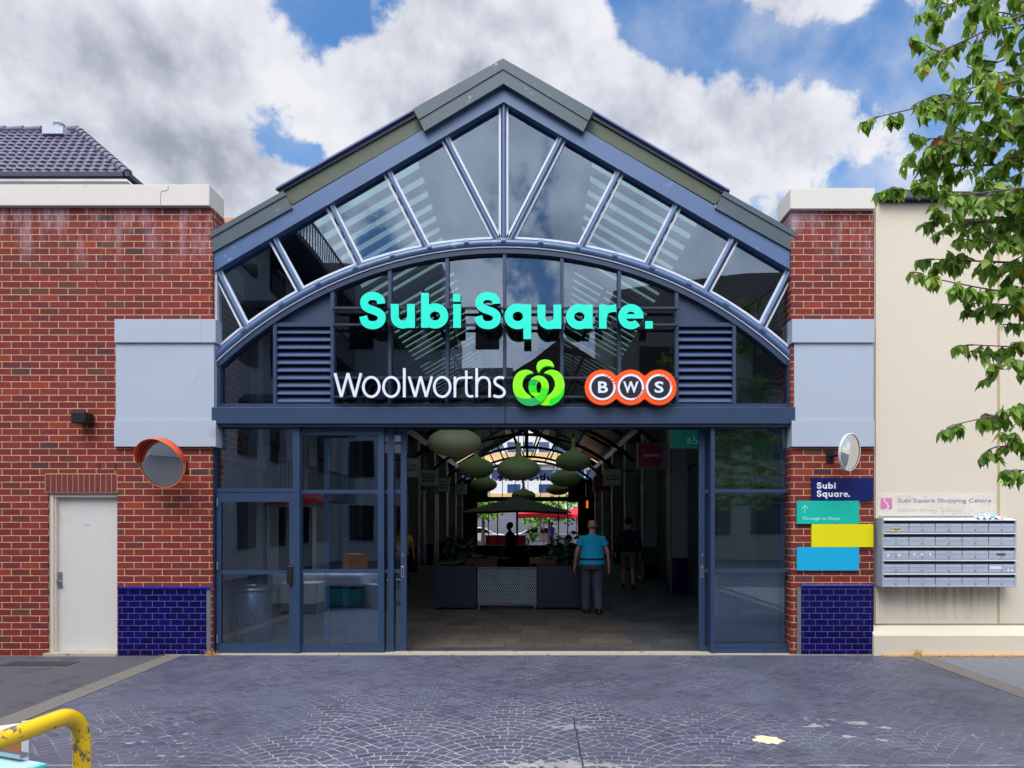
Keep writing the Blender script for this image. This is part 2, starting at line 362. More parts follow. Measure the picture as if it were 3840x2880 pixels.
# fan-pattern stamped concrete: overlapping scales of concentric courses
def fan_mat():
    m = bpy.data.materials.new('stamped_fan_paving'); m.use_nodes = True; q = NT(m.node_tree); b = m.node_tree.nodes['Principled BSDF']
    oc = q.node('ShaderNodeTexCoord').outputs['Object']; sp = q.node('ShaderNodeSeparateXYZ', {0: oc})
    wob = q.noise(oc, 2.3, 2, .5)
    x = q.m('ADD', q.m('ADD', sp.outputs[0], .218), q.m('MULTIPLY', q.m('SUBTRACT', wob, .5), .05)); y = q.m('ADD', sp.outputs[1], q.m('MULTIPLY', wob, .05))
    S = .78; W = 2*S; RR = S*1.02; h = .40
    r0 = q.m('CEIL', q.m('DIVIDE', q.m('SUBTRACT', y, RR), h))
    ress = []
    for k in range(4):
        r = q.m('ADD', r0, float(k)); par = q.m('MULTIPLY', q.m('FLOORED_MODULO', r, 2.0), .5)
        cx = q.m('MULTIPLY', q.m('ADD', q.m('ROUND', q.m('SUBTRACT', q.m('DIVIDE', x, W), par)), par), W)
        ddx = q.m('SUBTRACT', x, cx); ddy = q.m('SUBTRACT', y, q.m('MULTIPLY', r, h))
        d = q.m('SQRT', q.m('ADD', q.m('MULTIPLY', ddx, ddx), q.m('MULTIPLY', ddy, ddy)))
        ress.append((d, q.m('ARCTAN2', ddx, ddy), q.m('LESS_THAN', d, RR), q.m('ADD', q.m('MULTIPLY', cx, 3.7), r)))
    d, a, _, idn = ress[3]
    for k in (2, 1, 0):
        dk, ak, ins, ik = ress[k]
        d = q.mixf(ins, d, dk); a = q.mixf(ins, a, ak); idn = q.mixf(ins, idn, ik)
    pitch = .0845
    rg = q.m('DIVIDE', q.m('SUBTRACT', RR, d), pitch); ri = q.m('FLOOR', rg); fr = q.m('FRACT', rg)
    rad = q.m('MAXIMUM', q.m('SUBTRACT', RR, q.m('MULTIPLY', q.m('ADD', ri, .5), pitch)), .05)
    s_ = q.m('ADD', q.m('DIVIDE', q.m('MULTIPLY', a, rad), .125), q.m('MULTIPLY', ri, .5)); si = q.m('FLOOR', s_); fs = q.m('FRACT', s_)
    e1 = q.m('MINIMUM', fr, q.m('SUBTRACT', 1, fr)); e2 = q.m('MULTIPLY', q.m('MINIMUM', fs, q.m('SUBTRACT', 1, fs)), .125/pitch)
    e = q.m('MINIMUM', e1, e2)
    jn = q.m('SUBTRACT', 1, q.sm(q.m('ADD', e, q.m('MULTIPLY', q.m('SUBTRACT', q.noise(oc, 60, 2, .5), .5), .06)), .025, .085))
    # how much the seal has worn off the joints
    wear = q.noise(oc, .75, 4, .6, .3)
    hx_ = q.m('DIVIDE', q.m('ADD', sp.outputs[0], .45), 1.7); hy_ = q.m('DIVIDE', q.m('ADD', sp.outputs[1], 4.1), 1.9); hd_ = q.m('ADD', q.m('MULTIPLY', hx_, hx_), q.m('MULTIPLY', hy_, hy_))
    near = q.m('MULTIPLY', q.m('EXPONENT', q.m('MULTIPLY', hd_, -1.0)), .50)
    wr = q.sm(q.m('ADD', wear, near), .44, .88)
    idc = q.node('ShaderNodeCombineXYZ', {0: idn, 1: ri, 2: si}); wn = q.node('ShaderNodeTexWhiteNoise', {0: idc.outputs[0]})
    base = q.mix(wn.outputs[0], lin((70, 71, 89)), lin((90, 91, 112)))
    base = q.mix(q.sm(q.noise(oc, 1.1, 5, .6), .4, .7), base, lin((88, 92, 108)))
    spk = q.noise(oc, 120, 2, .5); base = q.mix(q.m('MULTIPLY', q.sm(spk, .55, .75), .25), base, lin((70, 68, 84)))
    c = q.mix(q.m('MULTIPLY', jn, q.m('MULTIPLY', q.m('ADD', .12, q.m('MULTIPLY', wr, .66)), q.m('ADD', .25, q.m('MULTIPLY', q.sm(q.noise(oc, 4.5, 4, .7), .34, .58), .75)))), base, lin((186, 184, 182)))
    # bare patches where the coloured skin has come off
    chip = q.m('ADD', q.noise(oc, 13, 4, .6), q.m('MULTIPLY', q.noise(oc, .9, 2, .5), .55))
    stretch = q.node('ShaderNodeCombineXYZ', {0: q.m('MULTIPLY', sp.outputs[0], 1.0), 1: q.m('MULTIPLY', sp.outputs[1], 1.6)})
    cf = q.m('MULTIPLY', q.sm(chip, .965, .99), q.sm(q.m('MULTIPLY', sp.outputs[1], -1.0), 2.2, 3.6))
    def spot(cx, cy, rx, ry, nz=.5):
        u = q.m('DIVIDE', q.m('SUBTRACT', sp.outputs[0], cx), rx); v = q.m('DIVIDE', q.m('SUBTRACT', sp.outputs[1], cy), ry)
        dd = q.m('SQRT', q.m('ADD', q.m('MULTIPLY', u, u), q.m('MULTIPLY', v, v)))
        return q.m('SUBTRACT', 1, q.sm(q.m('ADD', dd, q.m('MULTIPLY', q.m('SUBTRACT', q.noise(oc, 16, 4, .6), .5), nz*4)), .8, .95))
    cf = q.m('MAXIMUM', cf, spot(.22, -4.00, .36, .10, 1.3))
    cf = q.m('MAXIMUM', cf, q.m('MULTIPLY', spot(.33, -3.10, .16, .06, 1.3), .7))
    crack = q.m('SUBTRACT', 1, q.sm(q.m('ABSOLUTE', q.m('SUBTRACT', q.m('ADD', sp.outputs[0], q.m('MULTIPLY', q.noise(oc, 6, 3, .6), .03)), .352)), .004, .010))
    crack = q.m('MULTIPLY', crack, q.m('LESS_THAN', sp.outputs[1], -2.85))
    seam = q.m('SUBTRACT', 1, q.sm(q.m('ABSOLUTE', q.m('ADD', q.m('ADD', sp.outputs[1], q.m('MULTIPLY', q.noise(oc, 2, 3, .6), .02)), 3.985)), .003, .012))
    seam = q.m('MULTIPLY', seam, q.sm(q.noise(oc, 3, 3, .6), .40, .55))
    c = q.mix(q.m('MULTIPLY', cf, .8), c, lin((172, 168, 166))); c = q.mix(q.m('MULTIPLY', seam, .8), c, lin((196, 190, 180))); c = q.mix(crack, c, lin((54, 54, 62)))
    c = q.mix(q.m('MULTIPLY', q.sm(q.noise(oc, .55, 5, .65, .5), .48, .68), .5), c, lin((62, 62, 76)))
    c = q.mix(q.m('MULTIPLY', q.sm(q.noise(oc, 3.1, 6, .7, 1.0), .56, .74), .35), c, lin((56, 54, 62)))
    c = q.mix(spot(1.83, -3.43, .12, .11, .35), c, lin((228, 214, 178)))
    for s0 in ((2.35, -3.05, .09, .05), (2.75, -2.98, .10, .04), (2.5, -3.35, .05, .04), (2.72, -3.45, .05, .03), (2.9, -3.12, .06, .03)):
        c = q.mix(q.m('MULTIPLY', spot(*s0, 1.2), .75), c, lin((176, 172, 172)))
    # oil spots
    for s0 in ((1.0, -1.15, .07, .10), (2.0, -2.4, .16, .1), (1.75, -3.75, .3, .12), (-.5, -2.1, .1, .05)):
        c = q.mix(q.m('MULTIPLY', spot(*s0, .5), .4), c, lin((60, 60, 74)))
    q.put(b.inputs['Base Color'], c); q.put(b.inputs['Roughness'], q.mixf(q.noise(oc, 1.5, 3, .5), .38, .62)); b.inputs['Specular IOR Level'].default_value = .35
    bn = q.node('ShaderNodeBump'); bn.inputs['Strength'].default_value = .55; bn.inputs['Distance'].default_value = .006
    q.l.new(q.m('SUBTRACT', q.m('MULTIPLY', q.noise(oc, 25, 5, .6), .5), jn), bn.inputs['Height']); q.l.new(bn.outputs[0], b.inputs['Normal'])
    return m
fan = fan_mat()

def txt(s, x0, x1, z0, z1, Y, m, name='lettering', parent=None, depth=.004, bold=0, face=-1, plane='xz', label=None, noput=False):
    """text fitted into x0..x1, z0..z1, standing at y=Y and read from -y (face=-1) or +y (face=1)"""
    cu = bpy.data.curves.new(name, 'FONT'); cu.body = s; cu.offset = bold; cu.extrude = 0; cu.resolution_u = 3; cu.fill_mode = 'FRONT'
    tmp = bpy.data.objects.new('tmp', cu); me = bpy.data.meshes.new_from_object(tmp)
    bpy.data.objects.remove(tmp); bpy.data.curves.remove(cu)
    vs = [v.co for v in me.vertices]; ax0 = min(v.x for v in vs); ax1 = max(v.x for v in vs); ay0 = min(v.y for v in vs); ay1 = max(v.y for v in vs)
    sx = (x1-x0)/(ax1-ax0); sz = (z1-z0)/(ay1-ay0)
    mb = MB(); ed = {}
    fs = [list(p.vertices) for p in me.polygons]
    front = [(x0+(v.x-ax0)*sx if face < 0 else x1-(v.x-ax0)*sx, Y+face*depth, z0+(v.y-ay0)*sz) for v in vs]
    n = len(front); back = [(p[0], Y, p[2]) for p in front]
    for f in fs:
        for i in range(len(f)):
            a, b = f[i], f[(i+1) % len(f)]
            if (b, a) in ed: del ed[(b, a)]
            else: ed[(a, b)] = 1
    side = [(a, a+n, b+n, b) for a, b in ed]
    mb.add(front+back, fs+side)
    bpy.data.meshes.remove(me)
    if noput: return mb
    me2 = mb.mesh(name)
    bm = bmesh.new(); bm.from_mesh(me2); bmesh.ops.recalc_face_normals(bm, faces=bm.faces); bm.to_mesh(me2); bm.free()
    return put(me2, name, m, parent, label=label)
# ================================================================ ground
g = struct(MB().box(-70, 70, -70, 90, -.30, -.012), 'asphalt_ground', asph)
mb = MB(); mb.extr([(X(1962, 0)-.04, .0), (4.60, -8.4), (-4.15, -8.4), (-4.50, .0)], 2, -.1, 0.0)
struct(mb, 'stamped_paving', fan)
mb = MB(); mb.extr([(-4.503, -.02), (-4.153, -8.4), (-4.42, -8.4), (-4.74, -.02)], 2, -.1, .004)
struct(mb, 'kerb_strip_left', conc)
mb = MB(); mb.extr([(4.763, -.02), (4.603, -8.4), (4.80, -8.4), (5.02, -.02)], 2, -.1, .005)
struct(mb, 'kerb_strip_right', conc)
mb = MB(); mb.box(5.0, 14, -9, .4, -.1, -.004)
struct(mb, 'coarse_asphalt_path', asph2)
mb = MB(); mb.extr([(-4.74, -.02), (5.02, -.02), (5.02, .02), (3.36, .02), (3.36, .22), (-4.12, .22), (-4.12, .02), (-4.74, .02)][::-1], 2, -.1, .010)
struct(mb, 'cream_threshold_strip', concs)
put_cover = put(MB().box(X(-60, -1.0), X(95, -1.0), -.62, -.38, -.05, -.006), 'access_cover', mat('dark_iron', (48, 46, 50), .8, var=.3, nscale=9, bump=.4), kind='structure')

# ================================================================ left brick building
TOPZ = Z(399, -.05)
def pier_details(root, x0, x1, yf, side, tx0, tx1, sx0, sx1, tcx0, tcx1, px0, px1, tile_top):
    """pale bands and panel, glazed tile plinth, trim and corner strip; real projections from the brickwork"""
    put(MB().box(x0, x1, yf-.045, .15, Z(740, -.04), Z(689.5, -.04)), 'upper_band', greyp, root, bevel=.004)
    put(MB().box(px0, px1, yf-.018, .147, Z(908, -.02), Z(740, -.02)), 'render_panel', greyp, root)
    put(MB().box(x0-.004, x1+.004, yf-.047, .153, Z(965, -.04), Z(908.5, -.04)), 'lower_band', greyp, root, bevel=.004)
    put(MB().box(tx0, tx1, yf-.012, .1, .004, Z(tile_top, -.01)), 'tile_plinth', tile, root)
    put(MB().box(tcx0, tcx1, yf-.030, .1, Z(tile_top, -.01), Z(tile_top-6, -.01)), 'tile_trim', tcap, root, bevel=.012)
    put(MB().box(sx0, sx1, yf-.010, .1, .004, Z(tile_top, -.01)), 'corner_strip', galv, root)

lb = thing('brick_building', 'red brick building with off-white service door and cream parapet coping, left of the entrance', 'building', (-8, .5, 0))
dx0, dx1, dzt = X(103.4), X(253.2), Z(1065)
wt = TOPZ-.27
m_ = MB()
XR = X(459)
m_.box(-16, dx0, 0, .34, -.02, wt); m_.box(dx0, dx1, 0, .34, dzt, wt); m_.box(dx1, XR, 0, .34, -.02, wt)
m_.box(-16, -15.7, .34, 12, -.02, wt)
m_.box(XR-.3, XR-.0, .34, .9, 2.5, wt-.5)
put(m_, 'brick_wall', brick, lb)
# coping, returning round the corner
m_ = MB(); m_.extr([(-16, -.06), (X(452, -.06), -.06), (X(452, -.06)+.0, .34), (X(452, -.06), .36), (-16, .36)], 2, wt, TOPZ)
cop = put(m_, 'coping', raw, lb, bevel=.006)
m_ = MB(); cx_ = X(341, -.07)
m_.ribbon(PX([(363, 400), (363, 408), (361, 411), (349, 412.5), (346.5, 420), (346.5, 446)], -.064), .006, -.0635, -.0600)
put(m_, 'coping_crack', mat('crack_grey', (150, 148, 142), .8), cop)
put(MB().box(X(452, -.06)-.35, XR+.02, .345, .9, 4.9, wt-.03), 'roof_flashing', greyp, lb)
# soldier course over the door: separate upright bricks
m_ = MB(); n_ = 13; a0, a1 = X(98), X(253)
for i in range(n_):
    q0 = a0+(a1-a0)*i/n_; q1 = a0+(a1-a0)*(i+1)/n_
    m_.box(q0+.005, q1-.005, -.006, .2, Z(1063), Z(1024.5))
lin_ = put(m_, 'soldier_lintel', soldier, lb)
put(MB().box(a0-.004, a1+.004, -.0015, .18, Z(1064.5), Z(1023)), 'lintel_mortar', mortar, lin_)
# weep holes and control joint
m_ = MB(); m_.box(X(430/1.6267*.9, 0), X(430/1.6267*.9)+.002, -.0, .01, 1, 1.01)
m_ = MB()
for px, py in ((215, 1006), (249.5, 1006), (209, 610)): put(MB().box(X(px)-.006, X(px)+.006, -.003, .01, Z(py+9), Z(py-5)), 'weep_hole', black, lb)
# service door
door = put(MB().box(X(117.5, .12), dx1-.03, .10, .145, .03, Z(1075, .1)), 'door', doorp, lb)
m_ = MB(); m_.box(dx0, X(117.5, .05), .03, .2, 0, dzt); m_.box(dx1-.028, dx1, .05, .2, 0, dzt); m_.box(X(117.5, .05), dx1-.028, .04, .2, Z(1075, .1)+.004, dzt)
m_.box(dx0+.03, X(117.5, .05)+.02, .055, .12, 0, Z(1072, .1))
put(m_, 'door_frame', mat('cream_frame_paint', (212, 204, 190), .5, var=.05), lb)
put(MB().box(dx0-.03, dx1+.02, -.05, .2, -.01, .028), 'door_sill', concs, lb)
hd = MB(); hx = X(128.6, .08)
hd.box(hx-.025, hx+.025, .088, .1, Z(1270, .1), Z(1236, .1)); hd.tube([(hx-.012, .09, Z(1255, .1)), (hx-.012, .045, Z(1255, .1)), (hx+.05, .045, Z(1255, .1))], .009, 8)
put(hd, 'handle', steel, door)
put(MB().prism(PX([(121, 1208), (124, 1206), (126.5, 1217), (124.5, 1233), (121.5, 1235)], .095), .097, .1), 'worn_patch', mat('bare_grey_steel', (98, 104, 116), .5, metal=.3), door)
st_ = put(MB().box(X(181, .1), X(194, .1), .0975, .1, Z(1135.5, .1), Z(1131, .1)), 'sticker', mat('pale_lilac_label', (206, 206, 232), .6), door)
txt('NO. 2A', X(182.5, .1), X(192.5, .1), Z(1134.6, .1), Z(1132, .1), .0975, mat('dark_blue_ink', (60, 60, 130), .7), 'sticker_text', st_, .0006)
m_ = MB()
for px, py in ((241, 1072+5), (285, 0), (298, 1147), (345, 0), (350, 1384), (366, 1400), (220, 1082), (317, 1108)):
    if py and 119 < px*.95 < 250: m_.ball((X(px*.66+30, .1), .1, Z(py, .1)), (.006, .003, .004), 6, 4)
put(m_, 'scuff_mark', mat('scuff_dark', (70, 66, 66), .8), door)
m_ = MB(); m_.ribbon(PX([(433, 690), (434, 703), (432.5, 716), (433.5, 739)], -.05), .004, -.0455, -.044); put(m_, 'hairline_crack', MATS['crack_grey'], lb)
m_ = MB(); m_.ribbon(PX([(423, 797), (436, 798), (447, 797), (459, 799)], -.02), .003, -.0185, -.017); put(m_, 'hairline_crack', MATS['crack_grey'], lb)
pier_details(lb, X(247.5, -.04), X(466, -.04), 0, 1, X(255.3, -.01), X(445.5, -.01), X(446, -.01), X(455, -.01), X(253.5, -.01), X(456.5, -.01), X(250, -.02), X(462, -.02), 1273)

# ================================================================ right brick pier
rp_ = thing('brick_pier', 'red brick pier with cream cap, pale panel and navy tile base, right of the entrance', 'pier', (3.9, .3, 0))
px0_ = X(1709); px1_ = X(1887)
wt2 = Z(455.5)
put(MB().box(px0_, px1_, 0, .50, -.02, wt2+.005), 'brick_wall', brick, rp_)
put(MB().box(X(1713.5, -.06)-.035, X(1889.5, -.05), -.06, .42, wt2, Z(406, -.06)), 'coping', raw, rp_, bevel=.006)
pier_details(rp_, X(1711, -.04), X(1888.5, -.04), 0, -1, X(1731, -.01), X(1886.5, -.01), X(1722, -.01), X(1730.5, -.01), X(1730, -.01), X(1888, -.01), X(1716, -.02), X(1887.5, -.02), 1268)

# ================================================================ right cream building
cb = thing('cream_building', 'plain cream painted wall behind the mailboxes, with dark gutter, far right', 'building', (8, .5, 0))
YC = .05
m_ = MB(); m_.box(X(1888.6, YC), 15, YC, .5, Z(1347, YC), Z(438, YC)); m_.box(X(1888.6, YC), 15, YC+.02, .5, -.02, Z(1347, YC)-.0)
put(m_, 'wall', creamw, cb)
m_ = MB(); zt, zm = Z(1351, YC-.0), Z(1373, -.04)
m_.extr([(YC+.02, -.02), (-.05, -.02), (-.05, zm), (YC-.0, zt), (YC+.02, zt)], 0, X(1886.7, -.04), 15)
put(m_, 'plinth', creamw, cb)
put(MB().box(X(1893, .1)-.0, 15.2, -.06, .6, Z(436, YC), Z(421, YC)), 'gutter', mat('slate_gutter_metal', (70, 84, 104), .4, metal=.2), cb, bevel=.01)
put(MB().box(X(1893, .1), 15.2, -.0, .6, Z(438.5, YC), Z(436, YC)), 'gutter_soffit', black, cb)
m_ = MB(); m_.box(X(2157, YC)-.016, X(2157, YC)+.016, YC-.003, YC+.01, Z(1346, YC), Z(440, YC))
put(m_, 'control_joint', mat('brown_sealant', (186, 164, 130), .8, var=.2, nscale=6), cb)
m_ = MB(); m_.box(X(1890, YC), X(1896, YC), YC-.02, YC+.01, Z(1347, YC), Z(438, YC))
put(m_, 'corner_bead', creamw, cb)
# rain streaks below the mailboxes: dirt on the wall itself
def streak_mat():
    m = bpy.data.materials.new('rain_streaks'); m.use_nodes = True; q = NT(m.node_tree); b = m.node_tree.nodes['Principled BSDF']
    oc = q.node('ShaderNodeTexCoord').outputs['Object']; sp = q.node('ShaderNodeSeparateXYZ', {0: oc})
    cc = q.node('ShaderNodeCombineXYZ', {0: q.m('MULTIPLY', sp.outputs[0], 9), 1: 0.0, 2: q.m('MULTIPLY', sp.outputs[2], .5)})
    n = q.noise(cc.outputs[0], 1.6, 5, .65)
    q.put(b.inputs['Base Color'], lin((160, 138, 100))); b.inputs['Roughness'].default_value = .9
    zz = q.sm(sp.outputs[2], .50, .88); zz = q.m('ADD', .25, q.m('MULTIPLY', zz, .75))
    ed = q.m('MULTIPLY', q.sm(sp.outputs[0], 4.40, 4.6), q.m('SUBTRACT', 1, q.sm(sp.outputs[0], 5.7, 6.1)))
    q.put(b.inputs['Alpha'], q.m('MULTIPLY', q.m('MULTIPLY', q.sm(n, .36, .8), zz), q.m('MULTIPLY', ed, .24)))
    return m
put(MB().box(4.40, 6.08, YC-.002, YC-.001, .44, .9), 'rain_stain', streak_mat(), cb)

# ================================================================ arcade building: gabled glass front
ab = thing('arcade_building', 'gabled market arcade entrance with blue steel frames, sunburst glazing and arched window', 'building', (-.4, .5, 0))
cxp = 1088.0
def mirror(l): return [(2*cxp-a, b) for a, b in l]
def slab(poly, y0, y1, name, m, parent=ab, bevel=0, Yr=None):
    return put(MB().prism(PX(poly, y0 if Yr is None else Yr), y0, y1), name, m, parent, bevel=bevel)
HL = 30.6        # length of the hall
# ridge cap, with a proud upper strip
ridge = [(893, 235), (1086.5, 127), (1282, 238), (1260, 284), (1087.6, 180.5), (917, 283)]
slab(ridge, -.05, HL, 'ridge_capping', fascia)
slab([(892.5, 234.5), (1086.5, 126), (1282.6, 237.5), (1271.5, 260.5), (1086.5, 149), (904, 258)], -.062, .1, 'capping_fold', fascia)
for sgn, (hi, lo, hb, lb_) in ((0, ((894.5, 240), (597.6, 409.5), (904.5, 247.5), (606, 415.5))), (1, ((1281.5, 242.5), (1575, 413.5), (1271.5, 250), (1567, 420)))):
    rf = put(MB().prism(PX([hi, lo, lb_, hb], .06), .06, .40), 'roof_edge_flashing', fasciad, ab)
    slab([(hi[0], hi[1]-1), (lo[0], lo[1]-1), (lo[0], lo[1]+3), (hi[0], hi[1]+3)], .02, .08, 'edge_strip', mat('slate_blue_flashing', (92, 108, 150), .4), rf, Yr=.06)
# olive panels under the raised edges, black shadow gap
for k in (0, 1):
    f = (lambda l: l) if k == 0 else mirror
    slab(f([(905, 249), (610, 418), (631, 442), (914, 279)]), .085, .14, 'olive_infill_panel', olive, Yr=.085)
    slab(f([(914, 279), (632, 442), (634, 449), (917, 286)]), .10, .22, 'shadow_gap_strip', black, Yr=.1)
    # lower capping boxes
    lo_ = f([(454, 502.5), (611, 413), (631, 449), (456, 546.5)])
    slab(lo_, .004, .9, 'lower_capping', fascia)
    slab(f([(453.5, 501.5), (611.5, 412), (617, 421.5), (454.5, 513.5)]), -.010, .03, 'capping_fold', fascia)
    # roof sheets behind: solid near the eaves
    r_ = slab(f([(440, 512), (611, 413.5), (613, 421), (442, 520)]), .95, HL, 'roof_sheet', fasciad, Yr=0)
# rafters
def ry(x, off=0): return 222+off+.583*abs(x-cxp)
for k in (0, 1):
    f = (lambda l: l) if k == 0 else mirror
    slab(f([(cxp, 180.5), (461, 180+.5845*627), (461, ry(461)+1), (cxp, 222)]), .03, .22, 'rafter', bluel, Yr=.05)
# translucent ribbed sheets in the middle of each slope
def ribbed_mat():
    m = bpy.data.materials.new('translucent_roof_sheet'); m.use_nodes = True; q = NT(m.node_tree); m.node_tree.nodes.clear()
    oc = q.node('ShaderNodeTexCoord').outputs['Object']; sp = q.node('ShaderNodeSeparateXYZ', {0: oc})
    n = q.noise(oc, 2, 3, .5)
    d = q.node('ShaderNodeBsdfDiffuse', {0: lin((120, 134, 122))}); tl = q.node('ShaderNodeBsdfTranslucent', {0: lin((180, 196, 184))})
    s = q.node('ShaderNodeMixShader', {0: .8, 1: d.outputs[0], 2: tl.outputs[0]})
    q.node('ShaderNodeOutputMaterial', {0: s.outputs[0]}); return m
ribm = ribbed_mat()
dark_in = mat('dark_interior_steel', (34, 36, 42), .5, metal=.3)
for k in (0, 1):
    f = (lambda l: l) if k == 0 else mirror
    hi, lo = PX(f([(905, 258), (622, 423)]), 0)
    m_ = MB(); y = .5
    m_.prism([hi, lo, (lo[0], lo[1]+.02), (hi[0], hi[1]+.02)], .42, HL)
    sh = put(m_, 'translucent_sheet', ribm, ab)
    m_ = MB(); y = .6
    while y < HL-.3:
        m_.prism([(hi[0], hi[1]-.002), (lo[0], lo[1]-.002), (lo[0], lo[1]-.07), (hi[0], hi[1]-.07)], y, y+.13); y += .42
    put(m_, 'roof_rib', mat('rib_grey', (70, 78, 84), .6), sh)
    # edge beams either side of the strip
    for a, b in (((925, 262), (890, 282)), ((640, 428), (600, 452))):
        q0, q1 = PX(f([a, b]), 0)
        put(MB().prism([q0, q1, (q1[0], q1[1]-.17), (q0[0], q0[1]-.17)], .5, HL), 'roof_purlin', fasciad, ab)

# arch tube
RA, CY = 912.0, 1437.0
def arc(x, r=RA): return CY-math.sqrt(r*r-(x-cxp)**2)
pts = [(cxp-628+1256*i/64) for i in range(65)]
m_ = MB(); m_.tube([(X(p, .05), .07, Z(arc(p), .05)) for p in pts], .052, 14)
at_ = put(m_, 'arch_tube', bluel, ab)
m_ = MB()
for i in range(15):
    p = cxp-560+80*i
    d_ = .052
    m_.tube([(X(p-5, .05), .045, Z(arc(p-5)-3, .05)), (X(p+5, .05), .045, Z(arc(p+5)-3, .05))], .042, 10)
put(m_, 'tube_clamp', bluel, at_)

# spokes
T = [0, 128, 253, 377, 500, 620]; Bt = [0, 11, 165, 307, 434, 554]
spk = []
for s in (-1, 1):
    for i in range(6):
        if i == 0 and s == 1: continue
        spk.append((cxp+s*T[i], ry(cxp+s*T[i])-4 if i < 5 else ry(cxp+s*T[i]), cxp+s*Bt[i], arc(cxp+s*Bt[i], RA)))
for (a, b, c, d) in spk:
    m_ = MB(); m_.tube([(X(a, .07), .085, Z(b, .07)), (X(c, .07), .085, Z(d, .07))], .027, 12)
    put(m_, 'radial_mullion', bluel, ab)
put(MB().box(X(463, .08), X(470, .08), .06, .2, Z(770, .08), Z(588, .08)), 'side_trim', trim, ab)
put(MB().box(X(1706, .08), X(1713, .08), .06, .2, Z(770, .08), Z(588, .08)), 'side_trim', trim, ab)

# panes between spokes, each with its pale edge trim
def lineoff(p, q, o):
    d = Vector((q[0]-p[0], q[1]-p[1])).normalized(); n = Vector((-d[1], d[0]))*o
    return (p[0]+n[0], p[1]+n[1]), (q[0]+n[0], q[1]+n[1])
def isect(p, q, r_, s_):
    x1, y1 = p; x2, y2 = q; x3, y3 = r_; x4, y4 = s_
    de = (x1-x2)*(y3-y4)-(y1-y2)*(x3-x4)
    a = x1*y2-y1*x2; b = x3*y4-y3*x4
    return ((a*(x3-x4)-(x1-x2)*b)/de, (a*(y3-y4)-(y1-y2)*b)/de)
def arc_isect(p, q, r):
    best = None
    for i in range(2001):
        t_ = .5+i/2000*.7; x = p[0]+(q[0]-p[0])*t_; y = p[1]+(q[1]-p[1])*t_
        if abs(x-cxp) < r and y >= CY-math.sqrt(r*r-(x-cxp)**2): best = (x, y); break
    return best or q
gw = thing('sunburst_window', 'sunburst glazing of radial panes between the gable rafters and the blue arch', 'window', (-.4, .14, 4))
gw['category'] = 'window'
ROUT = RA+10
for s in (1, -1):
    for i in range(6):
        A = ((T[i], ry(cxp+T[i])), (Bt[i], arc(cxp+Bt[i])))
        a0_, a1_ = lineoff(*A, -8)
        if i < 5:
            B_ = ((T[i+1], ry(cxp+T[i+1])), (Bt[i+1], arc(cxp+Bt[i+1])))
            b0_, b1_ = lineoff(*B_, 8)
        else: b0_, b1_ = (617, 500), (617, 900)
        Rf = ((0, 225.5), (620, 225.5+.583*620))
        if i < 5: pl = [isect(a0_, a1_, *Rf), isect(b0_, b1_, *Rf)]
        else: pl = [isect(a0_, a1_, b0_, b1_)]
        def ai(p, q):
            r = arc_isect((p[0]+cxp, p[1]), (q[0]+cxp, q[1]), ROUT); return (r[0]-cxp, r[1])
        e1 = ai(b0_, b1_); e2 = ai(a0_, a1_)
        if i == 5: e1 = (617, CY-math.sqrt(ROUT**2-617**2))
        if i == 0: pass
        for k in range(9):
            x = e1[0]+(e2[0]-e1[0])*k/8; pl.append((x, CY-math.sqrt(ROUT**2-x*x)))
        pl = [(cxp+s*a, b) for a, b in pl]
        w_ = PX(pl, .12)
        pane = put(MB().prism(w_, .13, .138), 'pane', gl_up, gw)
        put(MB().ribbon(w_, .028, .10, .15, closed=True), 'edge_trim', trim, pane)

# lower arched window: frame ring, mullions, panes, louvres
lw = thing('arched_window', 'wide arched window with vertical blue mullions and louvred side vents above the doors', 'window', (-.4, .14, 3.2))
RF1, RF2 = 903, 889
pp = [cxp-626+1252*i/60 for i in range(61)]
m_ = MB(); m_.prism(PX([(x, max(CY-math.sqrt(RF1**2-(x-cxp)**2), 0)) for x in pp]+[(x, CY-math.sqrt(RF2**2-(min(max(x, cxp-620), cxp+620)-cxp)**2)) for x in pp[::-1]], .08), .06, .2)
put(m_, 'arch_frame', bluef, lw)
m_ = MB(); m_.prism(PX([(x, CY-math.sqrt(904.5**2-(x-cxp)**2)) for x in pp]+[(x, CY-math.sqrt(902.5**2-(x-cxp)**2)) for x in pp[::-1]], .05), .045, .08)
put(m_, 'arch_trim', trim, lw)
mull = [595+123.75*i for i in range(9)]
def zarc(px): return Z(CY-math.sqrt(RF2**2-(px-cxp)**2), .1)
for x in mull:
    put(MB().box(X(x-3.6, .1), X(x+3.6, .1), .075, .19, Z(876, .1), zarc(x)+.01), 'mullion', bluef, lw)
put(MB().box(X(462, .1), X(478, .1), .07, .2, Z(878, .1), Z(766, .1)), 'jamb', bluef, lw)
put(MB().box(X(1699.5, .1), X(1713, .1), .07, .2, Z(878, .1), Z(766, .1)), 'jamb', bluef, lw)
put(MB().box(X(462, .1), X(1713, .1), .072, .21, Z(881, .1), Z(872.5, .1)), 'sill_rail', bluef, lw)
edges = [478]+mull+[1699.5]
